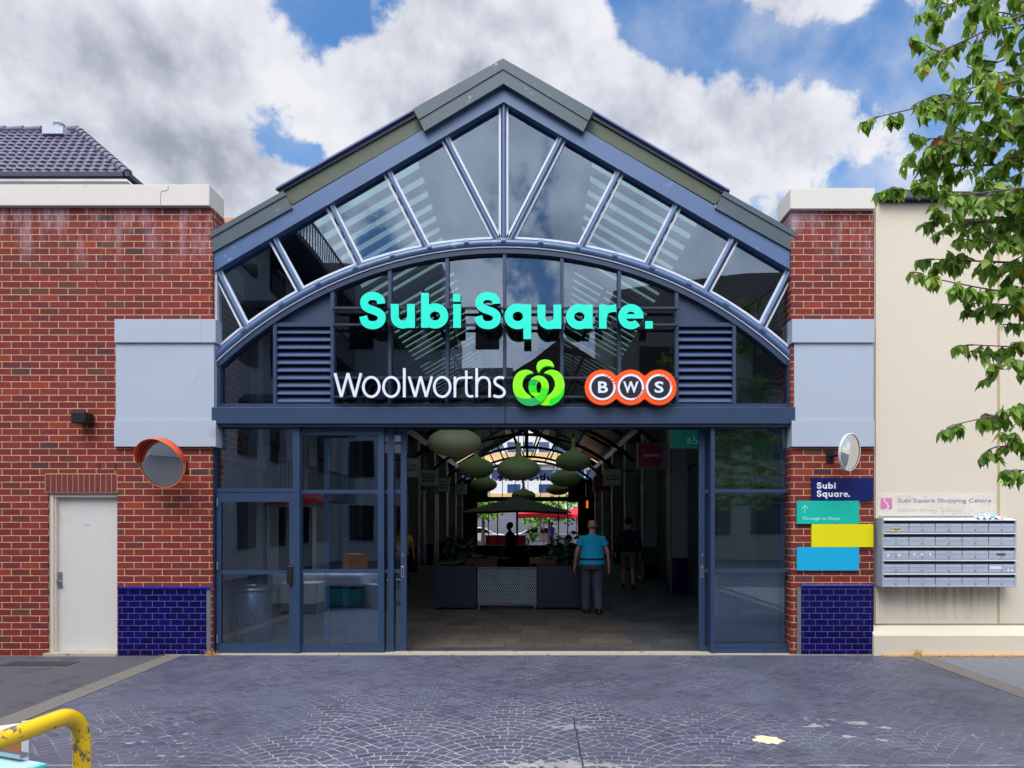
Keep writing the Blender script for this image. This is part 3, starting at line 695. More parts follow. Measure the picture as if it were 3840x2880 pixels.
for i in range(10):
    a, b = edges[i]+(3.6 if i else 0), edges[i+1]-(3.6 if i < 9 else 0)
    if i in (1, 8):
        n = 9; top = [(a+(b-a)*k/8, CY-math.sqrt(RF2**2-(a+(b-a)*k/8-cxp)**2)) for k in range(9)]
        put(MB().prism(PX([(a, 698), (b, 698)]+top[::-1], .1), .14, .18), 'infill_panel', navyp, lw)
        put(MB().box(X(a, .1), X(b, .1), .085, .19, Z(706, .1), Z(697.5, .1)), 'louvre_head', bluef, lw)
        lv = put(MB().box(X(a, .1), X(b, .1), .185, .195, Z(873, .1), Z(706, .1)), 'louvre', black, lw)
        for k in range(10):
            zc = 712+16.5*k; m_ = MB()
            z0_, z1_ = Z(zc+8.5, .1), Z(zc, .1)
            m_.extr([(.095, z0_), (.095, z0_+.014), (.165, z1_+.03), (.165, z1_+.018)], 0, X(a, .1), X(b, .1))
            put(m_, 'blade', mat('louvre_blade_paint', (74, 92, 128), .4, var=.05), lv)
    else:
        top = [(a+(b-a)*k/8, CY-math.sqrt(RF2**2-(a+(b-a)*k/8-cxp)**2)) for k in range(9)]
        put(MB().prism(PX([(a, 873), (b, 873)]+top[::-1], .1), .14, .148), 'pane', gl_up, lw)
# sign rails
for y in (666, 702, 816.6, 857.5):
    m_ = MB(); m_.box(X(718, 0), X(1466, 0), -.02, .02, Z(y+2, 0), Z(y-2.5, 0))
    for x in mull[1:8]: m_.box(X(x-2, 0), X(x+2, 0), .02, .08, Z(y+1.5, 0), Z(y-2, 0))
    o = put(m_, 'sign_rail', mat('dark_purple_blue_steel', (42, 44, 70), .4), ab)

# transom beam
m_ = MB(); m_.box(X(457, -.03), X(1090.5, -.03), -.03, .24, Z(915, -.03), Z(879.5, -.03)); m_.box(X(1092.5, -.03), X(1718, -.03), -.03, .24, Z(915, -.03), Z(879.5, -.03))
put(m_, 'transom_beam', bluef, ab, bevel=.004)
put(MB().box(X(1088, 0), X(1095, 0), -.024, .20, Z(914, -.03), Z(881, -.03)), 'beam_joint', black, ab)
put(MB().box(X(460, 0), X(1714, 0), .0, .26, Z(921.5, 0), Z(915.2, 0)), 'door_head', mat('dark_head_blue', (38, 52, 78), .5), ab)
put(MB().box(X(470, .1), X(1705, .1), .21, .30, Z(924, .1), 3.05), 'door_head', black, ab)

# entrance: left screen with hinged door
zb = .012
def fr(x0, x1, y0, y1, z0p, z1p, Yr=.1): return MB().box(X(x0, Yr), X(x1, Yr), y0, y1, Z(z0p, Yr) if z0p else zb, Z(z1p, Yr))
ls = thing('side_screen', 'blue framed glass screen with a hinged door, left of the sliding doors', 'door', (-3.6, .15, 0))
put(fr(460, 468, .03, .2, 0, 921), 'jamb', bluef, ls)
put(fr(635, 650, .05, .2, 0, 921), 'mullion', bluef, ls)
put(fr(468, 635, .08, .18, 1063, 1055), 'rail', bluef, ls)
put(fr(468, 635, .12, .128, 1055, 921), 'transom_pane', gl_dn, ls)
dl = put(fr(470, 479.5, .07, .125, 1412, 1064.5), 'hinged_door', bluef, ls)
m_ = MB(); 
m_.box(X(479.5, .1), X(626.5, .1), .07, .125, zb, Z(1390, .1)); m_.box(X(479.5, .1), X(626.5, .1), .07, .125, Z(1084, .1), Z(1064.5, .1)); m_.box(X(626.5, .1), X(634, .1), .07, .125, zb, Z(1064.5, .1))
put(m_, 'door_frame', bluef, dl)
put(fr(479.5, 626.5, .08, .12, 1240, 1232), 'mid_rail', bluef, dl)
put(fr(479.5, 626.5, .096, .104, 1390, 1084), 'pane', gl_dn, dl)
put(fr(620, 633, .03, .07, 1262, 1223, .05), 'lock_box', black, dl, bevel=.006)
put(fr(630, 633.5, .058, .07, 1216, 1208, .05), 'key_latch', steel, dl)
for a, b in ((1064, 1146), (1216, 1240), (1456, 0)):
    pass
m_ = MB()
for yy in (1085, 1222, 1380): 
    put(MB().tube([(X(469, .05), .055, Z(yy+9, .05)), (X(469, .05), .055, Z(yy-9, .05))], .012, 8), 'hinge', steel, dl)
# left sliding leaves, stacked open
def slider(name, label, x0, x1, st0, st1, g0, g1, y, group='sliding entrance doors', handle=None, parts_left=True):
    r = thing(name, label, 'door', (X((x0+x1)/2, y), y, 0), group)
    m_ = MB(); Yr = y
    if st0: m_.box(X(st0[0], Yr), X(st0[1], Yr), y, y+.045, zb, Z(924, Yr))
    if st1: m_.box(X(st1[0], Yr), X(st1[1], Yr), y, y+.045, zb, Z(924, Yr))
    a = st0[1] if st0 else x0; b = st1[0] if st1 else x1
    m_.box(X(a, Yr), X(b, Yr), y, y+.045, zb, Z(1395, Yr)); m_.box(X(a, Yr), X(b, Yr), y, y+.045, Z(940, Yr), Z(924, Yr))
    put(m_, 'door_frame', bluef, r)
    for z0_, z1_ in ((1066, 1058), (1238, 1230)): put(MB().box(X(a, Yr), X(b, Yr), y+.004, y+.041, Z(z0_, Yr), Z(z1_, Yr)), 'rail', bluef, r)
    put(MB().box(X(a, Yr), X(b, Yr), y+.018, y+.026, Z(1395, Yr), Z(940, Yr)), 'pane', gl_dn, r)
    if handle:
        h = put(MB().box(X(handle-3.4, Yr), X(handle+3.4, Yr), y-.006, y, Z(1247.5, Yr), Z(1223, Yr)), 'handle', steel, r, bevel=.002)
        put(MB().box(X(handle-1.6, Yr), X(handle+1.6, Yr), y-.0075, y-.006, Z(1244, Yr), Z(1226, Yr)), 'finger_recess', mat('recess_dark', (60, 66, 84), .4), h)
        put(MB().box(X(handle-1.5, Yr), X(handle+2.5, Yr), y-.005, y, Z(1202, Yr), Z(1194.5, Yr)), 'lock', steel, r)
    return r
slider('sliding_door', 'blue framed glass sliding door, widest leaf beside the hinged side door', 650, 829.5, (650, 652), (816, 829.5), 0, 0, .10)
slider('sliding_door', 'narrow second leaf of the left sliding doors, just behind the widest leaf', 700, 850, (700, 711), (838, 850), 0, 0, .16)
slider('sliding_door', 'innermost left sliding door leaf edge with steel flush handle, beside the opening', 740, 878, (740, 752), (865.5, 878), 0, 0, .22, handle=869.5)
# right screen
rs = thing('side_screen', 'blue framed fixed glass screen of three panes, right of the sliding doors', 'window', (2.9, .15, 0))
put(fr(1533.5, 1542, .05, .2, 0, 921), 'mullion', bluef, rs)
put(fr(1707.5, 1719, .03, .2, 0, 921), 'jamb', bluef, rs)
put(fr(1542, 1707.5, .07, .18, 1410, 1402), 'bottom_rail', bluef, rs)
put(fr(1542, 1707.5, .1, .16, 1402, 1392), 'bottom_rail', navyp, rs)
for a, b in ((1064, 1057), (1236.5, 1229)): put(fr(1542, 1707.5, .08, .17, a, b), 'rail', bluef, rs)
for a, b in ((1057, 924), (1229, 1064), (1392, 1236.5)): put(fr(1542, 1707.5, .12, .128, a, b), 'pane', gl_dn, rs)
slider('sliding_door', 'right sliding door leaf with steel flush handle, half hidden behind the fixed screen', 1510, 1700, (1510, 1522), (1686, 1698), 0, 0, .20, handle=1516.5)
slider('sliding_door', 'second right sliding door leaf showing only its dark edge behind the handle leaf', 1519, 1690, (1519, 1530), (1676, 1688), 0, 0, .26)
# ================================================================ lettering
def crom(pts, n=8, closed=False):
    out = []; m = len(pts)
    for i in range(m if closed else m-1):
        p0, p1, p2, p3 = (pts[(i-1) % m], pts[i], pts[(i+1) % m], pts[(i+2) % m]) if closed else (pts[max(i-1, 0)], pts[i], pts[i+1], pts[min(i+2, m-1)])
        for k in range(n):
            t_ = k/n
            out.append(tuple(.5*((2*p1[j])+(-p0[j]+p2[j])*t_+(2*p0[j]-5*p1[j]+4*p2[j]-p3[j])*t_*t_+(-p0[j]+3*p1[j]-3*p2[j]+p3[j])*t_**3) for j in (0, 1)))
    if not closed: out.append(pts[-1])
    return out
def earc(cx, cy, rx, ry_, a0, a1, n=24): return [(cx+rx*math.cos(R(a0+(a1-a0)*i/n)), cy-ry_*math.sin(R(a0+(a1-a0)*i/n))) for i in range(n+1)]

teal = mat('teal_sign_face', (18, 234, 204), .35, var=.02, emit=.05)
dside = mat('black_sign_return', (14, 18, 24), .4)
def letter_set(name, label, glyphs, tr, Y0, depth, facemat, sidemat, group=None, face=-1, scale=1.0):
    root = thing(name, label, 'sign', (tr((900, 200))[0], Y0, tr((900, 200))[1]), group)
    for gname, shapes in glyphs:
        mf = MB(); msd = MB()
        for j, (kind, pts, wd, closed) in enumerate(shapes):
            P = [tr(p) for p in pts]; e = .0012*j
            yf = Y0+face*(depth+e); yb = Y0+face*(depth-.012)
            if kind == 'r':
                mf.ribbon(P, wd*scale, min(yf, yb), max(yf, yb), closed); msd.ribbon(P, wd*scale*.985, min(Y0, yb-face*.0005), max(Y0, yb-face*.0005), closed)
            else:
                mf.prism(P, min(yf, yb), max(yf, yb)); msd.prism(P, min(Y0, yb-face*.0005), max(Y0, yb-face*.0005))
        o = put(mf, gname, facemat, root)
        put(msd, 'letter_return', sidemat, o)
    return root
def bx4(x0, x1, y0, y1): return ('p', [(x0, y1), (x1, y1), (x1, y0), (x0, y0)], 0, 0)
S1 = crom([(208, 131), (204, 104), (183, 84), (150, 76), (117, 81), (94, 99), (87, 124), (95, 149), (118, 166), (150, 178), (183, 191), (206, 209), (213, 232), (204, 260), (182, 278), (149, 285), (114, 278), (91, 258), (80, 221)], 6)
def sh(l, a, b=0): return [(x+a, y+b) for x, y in l]
def ug(x0, x1, y0, y1):
    c0, c1 = x0+28, x1-28
    return ('u', [('r', [(c0, y0), (c0, y1-85)]+earc((c0+c1)/2, y1-85, (c1-c0)/2, 57, 180, 360, 16), 57, 0), bx4(x1-56, x1, y0, y1-4)])
def fix(g): return ('letter', g[1])
G = [('letter', [('r', S1, 57, 0)]),
     ('letter', ug(278, 450, 133, 309)[1]),
     ('letter', [bx4(494, 550, 54, 303), ('r', earc(594, 219, 66, 61, 0, 360, 32)[:-1], 58, 1)]),
     ('letter', [bx4(722, 776, 62, 117), bx4(724, 779, 134, 304)]),
     ('letter', [('r', sh(S1, 824, 0), 57, 0)]),
     ('letter', [bx4(1226, 1282, 135, 384), ('r', earc(1186, 222, 66, 63, 0, 360, 32)[:-1], 58, 1)]),
     ('letter', ug(1327, 1497, 138, 314)[1]),
     ('letter', [bx4(1667, 1722, 138, 309), ('r', earc(1626, 224, 66, 62, 0, 360, 32)[:-1], 58, 1)]),
     ('letter', [bx4(1767, 1821, 138, 309), ('r', crom([(1797, 240), (1806, 196), (1836, 170), (1890, 163)], 6), 52, 0)]),
     ('letter', [('r', earc(1995, 224, 63, 63, -4, 318, 40), 54, 0), bx4(1934, 2084, 206, 237)]),
     ('letter', [bx4(2097, 2151, 256, 309)])]
YS = -.06
def trS(p, Y=YS-.11): return (X((1320+p[0]/1.907)*.576, Y), Z((1070+p[1]/1.907)*.576, Y))
k1 = .576/1.907*(D0+YS-.11)/F
letter_set('centre_name_lettering', 'large teal block letters spelling the centre name across the arched window', G, trS, YS, .11, teal, dside, scale=k1)

whitel = mat('white_sign_face', (222, 230, 246), .35, var=.02, emit=.04)
G2 = [('letter', [('r', [(83, 126), (160, 412)], 31, 0), ('r', [(160, 412), (239, 126)], 30, 0), ('r', [(239, 126), (322, 412)], 31, 0), ('r', [(322, 412), (397, 126)], 30, 0)]),
      ('letter', [('r', earc(520, 292, 96, 117, 0, 360, 36)[:-1], 30, 1)]),
      ('letter', [('r', earc(760, 292, 94, 117, 0, 360, 36)[:-1], 30, 1)]),
      ('letter', [bx4(901, 933, 65, 417)]),
      ('letter', [('r', [(973, 166), (1048, 412)], 30, 0), ('r', [(1048, 412), (1113, 166)], 29, 0), ('r', [(1113, 166), (1180, 412)], 30, 0), ('r', [(1180, 412), (1250, 166)], 29, 0)]),
      ('letter', [('r', earc(1373, 292, 96, 117, 0, 360, 36)[:-1], 30, 1)]),
      ('letter', [bx4(1511, 1541, 168, 417), ('r', crom([(1528, 270), (1545, 215), (1580, 187), (1640, 180), (1737, 180)], 6), 27, 0)]),
      ('letter', [('r', crom([(1663, 94), (1663, 200), (1663, 320), (1668, 370), (1690, 400), (1720, 405), (1746, 400)], 6), 28, 0)]),
      ('letter', [bx4(1772, 1803, 65, 417), ('r', crom([(1788, 265), (1805, 215), (1840, 182), (1880, 177), (1920, 195), (1942, 245), (1943, 330), (1943, 417)], 6), 29, 0)]),
      ('letter', [('r', crom([(2117, 186), (2070, 176), (2025, 188), (2004, 222), (2018, 258), (2060, 285), (2100, 312), (2122, 350), (2110, 388), (2075, 408), (2030, 408), (1990, 394)], 6), 31, 0)])]
def trW(p, Y=-.12): return (X((1230+p[0]/3.206)*.576, Y), Z((1360+p[1]/3.206)*.576, Y))
letter_set('supermarket_name_lettering', 'thin white letters spelling the supermarket name below the teal lettering', G2, trW, -.06, .06, whitel, mat('grey_sign_return', (90, 100, 120), .5), scale=.576/3.206*(D0-.12)/F)

# green fruit-shaped emblem
def trA(p, Y=-.13): return (X((1900+p[0]/3.3515)*.576, Y), Z((1330+p[1]/3.3515)*.576, Y))
em = thing('fruit_emblem', 'green ribbon emblem shaped like a fruit, between white lettering and orange badge', 'sign', (trA((400, 400))[0], -.06, trA((400, 640))[1]))
lime = mat('lime_sign_face', (140, 250, 10), .35, var=.02, emit=.04); gr1 = mat('bright_green_sign_face', (10, 225, 20), .35, var=.02, emit=.03); gr2 = mat('deep_green_sign_face', (22, 176, 84), .35, var=.02)
LC = crom([(337, 226), (295, 199), (240, 188), (168, 205), (108, 262), (78, 360), (84, 450), (105, 520)], 6)
LI = crom([(302, 519), (245, 475), (207, 415), (198, 365), (215, 300), (262, 248), (337, 226)], 6)
def mir(l): return [(806-x, y) for x, y in l]
def sign_part(name, poly, m, y0, y1, par=em, tr=trA): return put(MB().prism([tr(p) for p in poly], y0, y1), name, m, par)
sign_part('left_ribbon', LC+[(150, 560), (240, 580), (320, 560)]+LI, lime, -.124, -.06)
sign_part('right_ribbon', mir(LC)+[(690, 540), (640, 600), (560, 634), (470, 636), (410, 622), (440, 570), (500, 519)]+mir(LI)[1:], lime, -.1225, -.06)
sign_part('right_fold', crom([(727, 400), (722, 470), (700, 530), (650, 590), (600, 622), (545, 638), (545, 560), (620, 530), (690, 470), (727, 400)], 4)[:-1], gr1, -.1245, -.07)
ring = earc(403, 400, 128, 136, 0, 360, 40)[:-1]; inn = earc(406, 408, 32, 74, 0, 360, 40)[:-1]
m_ = MB(); P1 = [trA(p) for p in ring]; P2 = [trA(p) for p in inn]; n = 40
vs = [(x, -.134, z) for x, z in P1]+[(x, -.134, z) for x, z in P2]+[(x, -.06, z) for x, z in P1]+[(x, -.06, z) for x, z in P2]
fs = []
for i in range(n):
    j = (i+1) % n; fs += [(i, n+i, n+j, j), (2*n+i, 2*n+j, j, i), (n+i, 3*n+i, 3*n+j, n+j)]
m_.add(vs, fs); put(m_, 'centre_loop', lime, em)
sign_part('loop_deep_green', [(276, 385), (279, 345), (300, 318), (345, 308), (399, 322), (378, 350), (372, 386)], gr2, -.1355, -.12)  # deep green part of the emblem's ring
sign_part('loop_green', [(276, 386), (372, 386), (376, 430), (384, 460), (395, 480), (300, 470), (282, 430)], gr1, -.1358, -.12)
sign_part('lower_sweep', crom([(88, 470), (120, 515), (170, 541), (240, 552), (310, 549), (380, 522), (420, 480), (440, 420), (520, 430), (516, 480), (490, 535), (450, 590), (395, 625), (310, 645), (225, 632), (160, 590), (115, 535), (88, 470)], 5)[:-1], gr2, -.1372, -.08)
sign_part('sweep_mid_green', crom([(380, 524), (420, 482), (438, 425), (524, 425), (516, 480), (488, 538), (440, 590), (400, 575), (355, 545)], 5), mat('mid_green_sign_face', (60, 232, 20), .35, var=.02), -.1385, -.1)  # mid green part of the emblem's lower sweep
sign_part('stalk_leaf', crom([(405, 226), (382, 190), (375, 150), (388, 105), (420, 75), (470, 61), (525, 66), (572, 95), (597, 150), (545, 140), (490, 143), (440, 172), (405, 226)], 6)[:-1], lime, -.13, -.06)

# three-circle badge
bd = thing('circle_badge_sign', 'orange badge sign of three joined circles with black discs, right of the green emblem', 'sign', (trA((1560, 400))[0], -.06, trA((400, 640))[1]))
orange = mat('orange_sign_face', (252, 86, 8), .35, var=.02, emit=.04); bdk = mat('black_sign_face', (26, 24, 38), .4)
C3 = [(1203, 410), (1560, 410), (1915, 410)]; rr = 222
top = []
for i in range(121):
    x = 1203-rr+(1915-1203+2*rr)*i/120; h = max([math.sqrt(max(rr*rr-(x-c[0])**2, 0)) for c in C3]); 
    if 1203 < x < 1915: h = max(h, 148)
    top.append((x, h))
poly = [(x, 410-h) for x, h in top]+[(x, 410+h) for x, h in top[1:-1][::-1]]
sign_part('orange_panel', poly, orange, -.13, -.06, bd)
gaps = [(14, 78), (-72, -14), (3, 86)]
for (cx, cy), (g0, g1), ch in zip(C3, gaps, 'BWS'):
    sign_part('black_disc', earc(cx, cy, 139, 139, 0, 360, 40)[:-1], bdk, -.136, -.12, bd)
    put(MB().ribbon([trA(p) for p in earc(cx, cy, 152, 152, g1, g0+360, 44)], 27*.576/3.3515*(D0-.13)/F, -.138, -.12), 'white_arc', whitel, bd)
    w2 = {'B': 62, 'W': 96, 'S': 57}[ch]
    a, b = trA((cx-w2+(8 if ch == 'B' else 0), cy+72)), trA((cx+w2+(8 if ch == 'B' else 0), cy-72))
    txt(ch, a[0], b[0], a[1], b[1], -.136, whitel, 'letter', bd, .004, bold=.022)
for word, (cx, cy), a0_, a1_ in (('BEER', C3[0], 70, 21), ('WINE', C3[1], -63, -22), ('SPIRITS', C3[2], 80, 9)):
    n = len(word); full = MB()
    for i, ch in enumerate(word):
        q = R(a0_+(a1_-a0_)*i/(n-1)); c = trA((cx+151*math.cos(q), cy-151*math.sin(q)))
        hw = (.0055 if ch == 'I' else .0145); 
        mbt = txt(ch, -hw*.8, hw*.8, -.016, .016, 0, None, depth=.004, bold=.03, noput=True)
        rot = q-PI/2 if a0_ > 0 else q+PI/2
        mbt.xf(Matrix.Translation((c[0], -.130, c[1])) @ Matrix.Rotation(-rot, 4, 'Y'))
        full.add(mbt.v, mbt.f)
    put(full, 'small_word', whitel, bd)

# ================================================================ wall signs right pier
def board(name, label, x0, x1, y0, y1, col, yf=-.035, grp='stacked wall signs on the right pier'):
    r = thing(name, label, 'sign', (X((x0+x1)/2), yf, Z(y1)), grp)
    put(MB().box(X(x0, yf), X(x1, yf), yf, -.004, Z(y1, yf), Z(y0, yf)), 'panel', mat('sign_'+name+str(x0)+str(y0), col, .4, var=.02, spec=.4), r, bevel=.002)
    return r
r1 = board('wall_sign', 'navy wall sign with white bold words, topmost on the right pier', 1754, 1886.8, 1032.5, 1081.3, (8, 24, 92))
white = mat('white_print', (232, 236, 244), .5, var=0)
def bolds(strs, yf=-.035): pass
k2 = .576/1.8027
def tp(x, y, Y=-.037): return X((2560+x/1.8027)*.576, Y), Z((1560+y/1.8027)*.576, Y)
def fit(s, x0, y0, x1, y1, Y, m, par, bold=0, depth=.0015, name='lettering', o=tp):
    a, b = o(x0, y1, Y), o(x1, y0, Y); return txt(s, a[0], b[0], a[1], b[1], Y, m, name, par, depth, bold)
# the bold words reuse the teal alphabet's strokes
def mini(root, idx, x0, y0, x1, y1, Y, src):
    (sx0, sx1, sy0, sy1) = src
    a = tp(x0, y0, Y); b = tp(x1, y1, Y); kx = (b[0]-a[0])/(sx1-sx0); kz = (a[1]-b[1])/(sy1-sy0)
    m_ = MB()
    for gi in idx:
        for j, (kind, pts, wd, closed) in enumerate(G[gi][1]):
            P = [(a[0]+(p[0]-sx0)*kx, a[1]-(p[1]-sy0)*kz) for p in pts]
            if kind == 'r': m_.ribbon(P, wd*kx*.9, Y-.002-.0004*j, Y, closed)
            else: m_.prism(P, Y-.002-.0004*j, Y)
    put(m_, 'lettering', white, root)
mini(r1, range(0, 4), 906, 448, 1034, 493, -.035, (52, 776, 48, 312))
mini(r1, range(4, 11), 906, 502, 1130, 560, -.035, (876, 2151, 48, 384))
r2 = board('wall_sign', 'teal green wall sign with white arrow pointing up, second on the right pier', 1722, 1855.8, 1081.9, 1131.8, (20, 184, 164))
fit('Through to Shops', 808, 682, 1066, 709, -.035, mat('pale_mint_print', (170, 250, 240), .5, var=0), r2)
m_ = MB(); A = [tp(*p, -.036) for p in ((807, 627), (827, 606), (848, 627))]
m_.ribbon(A, .007, -.0375, -.035); B2 = [tp(*p, -.036) for p in ((827, 607), (827, 656))]; m_.ribbon(B2, .006, -.0370, -.035)
put(m_, 'arrow', MATS['pale_mint_print'], r2)
board('wall_sign', 'blank bright yellow wall sign, third down on the right pier', 1753.5, 1886.8, 1132.2, 1182, (226, 220, 12))
board('wall_sign', 'blank cyan blue wall sign, lowest on the right pier', 1722, 1855.8, 1182.4, 1232.6, (20, 170, 216))

# ================================================================ mirrors, lamp
def mirror_thing(label, px, py, rad, aim, hood):
    Y = -.34; c = Vector((X(px, Y), Y, Z(py, Y)))
    r = thing('convex_mirror', label, 'mirror', (c.x, 0, c.z))
    d = Vector(aim).normalized(); M = Matrix.Translation(c) @ d.to_track_quat('Z', 'Y').to_matrix().to_4x4()
    prof = [(max(rad*math.sin(q), 1e-4)/math.sin(.6)*1.0*1, (math.cos(q)-math.cos(.6))*rad*.55) for q in [.6*(1-i/10) for i in range(11)]]
    prof = [(min(a, rad), b) for a, b in prof]
    put(MB().lathe(prof, n=40).xf(M), 'mirror_face', mat('mirror_glass', (215, 218, 220), .03, metal=1, var=0), r)
    m_ = MB().lathe([(rad+.012, -.02), (rad+.016, .0), (rad+.008, .012), (rad-.002, .006)], n=40).xf(M)
    m_.add(MB().lathe([(.001, -.05), (rad*.8, -.04), (rad+.012, -.02)], n=40).xf(M).v, MB().lathe([(.001, -.05), (rad*.8, -.04), (rad+.012, -.02)], n=40).f, True)
    put(m_, 'mirror_rim', mat('rim_'+('o' if hood else 'w'), (226, 110, 50) if hood else (214, 212, 206), .4), r)
    if hood:
        vs = []; fs = []; n = 30; up = M.inverted().to_3x3() @ Vector((0, 0, 1)); a0_ = math.atan2(up.y, up.x)
        for i in range(n+1):
            q = a0_+R(-88+176*i/n); L = .13*math.cos(R(-88+176*i/n))**.5 if abs(-88+176*i/n) < 89 else 0
            for rr_, zz in ((rad+.018, -.01), (rad+.020, .01+L), (rad+.012, .01+L), (rad+.010, -.01)): vs.append((rr_*math.cos(q), rr_*math.sin(q), zz))
        for i in range(n):
            for k in range(4): fs.append((4*i+k, 4*i+(k+1) % 4, 4*i+4+(k+1) % 4, 4*i+4+k))
        put(MB().add(vs, fs, True).xf(M), 'hood', mat('orange_hood', (236, 84, 26), .45), r)
    b = c-d*.05
    put(MB().tube([tuple(b), (c.x-.08*(1 if not hood else -1), -.15, c.z-.02), (c.x-.10*(1 if not hood else -1), 0.0, c.z-.02)], .018, 8).box(c.x-.10*(1 if not hood else -1)-.05, c.x-.10*(1 if not hood else -1)+.05, -.012, 0, c.z-.1, c.z+.06), 'wall_bracket', black, r)
    return r
mirror_thing('round convex mirror with orange hood on the left brick pier', 350, 1001, .298, (-.16, -1, -.22), True)
mirror_thing('hoodless convex mirror with pale rim on the right brick pier', 1836, 977, .22, (.62, -.85, -.10), False)
wl = thing('wall_lamp', 'small black box lamp on the brick wall above the service door', 'lamp', (X(170), -.05, Z(913)))
yl = -.20
put(MB().box(X(152.5, yl), X(183, yl), yl, -.02, Z(913, yl), Z(889.5, yl)), 'lamp_body', black, wl, bevel=.008)
put(MB().box(X(160, 0), X(184, 0), -.02, 0, Z(911), Z(888)), 'back_plate', black, wl)

# ================================================================ mailboxes and faded board
YM = -.15
mbx0, mbx1, mz0, mz1 = X(1905.8, YM), X(2195.6, YM), Z(1268, YM), Z(1118.5, YM)
mail = thing('mailbox_bank', 'grey metal bank of twenty-five mailboxes in five rows on the cream wall', 'mailboxes', ((mbx0+mbx1)/2, YC, mz0))
alu = mat('silver_grey_mailbox_metal', (176, 183, 198), .42, metal=.2, var=.06); alul = mat('bright_aluminium', (226, 231, 242), .35, metal=.4, var=.04)
m_ = MB(); m_.box(mbx0, mbx1, YM+.02, YC, mz0, mz1); m_.box(mbx0, mbx0+.025, YM-.003, YM+.02, mz0, mz1); m_.box(mbx1-.025, mbx1, YM-.003, YM+.02, mz0, mz1); m_.box(mbx0+.025, mbx1-.025, YM-.003, YM+.02, mz0, mz0+.022)
put(m_, 'cabinet', alu, mail, bevel=.003)
def mp_(x, y, Y=YM): return X((3200+x/2.439)*.576, Y), Z((1800+y/2.439)*.576, Y)
xs = [271, 511, 753, 997, 1239, 1480]; ysr = [(350, 372, 398, 475), (480, 494, 522, 600), (603, 616, 646, 722), (727, 741, 770, 847), (851, 865, 893, 970)]
lab = mat('pale_label_strip', (196, 206, 228), .4, var=.05); ink = mat('faint_grey_print', (120, 126, 150), .6, var=0)
names = ['QUAY LIGHTING', 'DAILY CUTS AND PARTS', 'SMILE AND DENTIST', 'CAFE 88', 'FLORIST', 'BANK', 'THE LINEN CORNER', '', '', 'THE GOOD CAR SHOP', 'LAYERS BAKERY', 'OPTOMETRY MEDICAL', 'FUJI MART', 'DELI & MEATS', 'EAST TAILORS', 'ELLA BACHE', 'MASSAGE', 'DOLLAR SHOP', 'SHOES & REPAIRS', 'CENTRE MGMT', 'TRAVEL', 'GREEN GROCER', 'HAIR SALON', '', '']
names = ['' for _ in names]
for r_i, (h0, h1, l0, l1) in enumerate(ysr):
    a, b = mp_(271, h1), mp_(1482, h0)
    m_ = MB(); m_.extr([(YM-.03, a[1]), (YM-.03, a[1]+.006), (YM+.02, b[1]), (YM+.02, a[1]-.0)], 0, a[0], b[0])
    put(m_, 'rain_hood', alul, mail)
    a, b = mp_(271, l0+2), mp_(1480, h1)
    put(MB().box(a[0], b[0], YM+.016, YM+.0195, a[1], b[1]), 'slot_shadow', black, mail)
    for c_i in range(5):
        a, b = mp_(xs[c_i]+3, l1), mp_(xs[c_i+1]-3, l0)
        d_ = put(MB().box(a[0], b[0], YM+.004, YM+.02, a[1], b[1]), 'mailbox_door', alu, mail, bevel=.002)
        c0, c1 = mp_(xs[c_i]+5, l0+24), mp_(xs[c_i+1]-5, l0+4)
        ln = put(MB().box(c0[0], c1[0], YM+.001, YM+.004, c0[1], c1[1]), 'label_strip', lab, d_)
        # tiny illegible print as short dashes
        m_ = MB(); xc = (c0[0]+c1[0])/2; n = rnd.choice([4, 6, 9, 11]); zz = (c0[1]+c1[1])/2
        for k in range(n): m_.box(xc-n*.0045+k*.009, xc-n*.0045+k*.009+.006, YM+.0004, YM+.001, zz-.003, zz+.003)
        put(m_, 'name_print', ink, d_)
        lc = mp_((xs[c_i]+xs[c_i+1])/2, l1-20)
        put(MB().tube([(lc[0], YM-.008, lc[1]), (lc[0], YM+.004, lc[1])], .0085, 10), 'lock', steel, d_)
a, b = mp_(332, 468), mp_(452, 437)
sj = put(MB().box(a[0], b[0], YM+.0015, YM+.004, a[1], b[1]), 'yellow_sticker', mat('pale_yellow_sticker', (222, 208, 150), .6, var=.3, nscale=30), mail)
txt('JUNK MAIL', a[0]+.004, b[0]-.004, a[1]+.003, b[1]-.003, YM+.0015, black, 'sticker_text', sj, .0006, bold=.02)
a, b = mp_(1312, 690), mp_(1395, 672)
put(MB().box(a[0], b[0], YM+.0015, YM+.004, a[1], b[1]), 'dark_sticker', mat('charcoal_sticker', (60, 64, 80), .6), mail)
m_ = MB()
for x, y, rx in ((320, 687, 13), (423, 686, 13), (560, 680, 12), (630, 682, 12), (706, 680, 11), (1420, 825, 10), (1455, 828, 9)):
    p = mp_(x, y); rr_ = rx/2.439*.576*(D0+YM)/F; m_.tube([(p[0], YM+.0025, p[1]), (p[0], YM+.0045, p[1])], rr_, 12)
put(m_, 'round_sticker', mat('white_sticker', (226, 232, 244), .6), mail)
a, b = mp_(1250, 815), mp_(1356, 790); put(MB().box(a[0], b[0], YM+.0005, YM+.004, a[1], b[1]), 'blank_label', MATS['white_sticker'], mail)
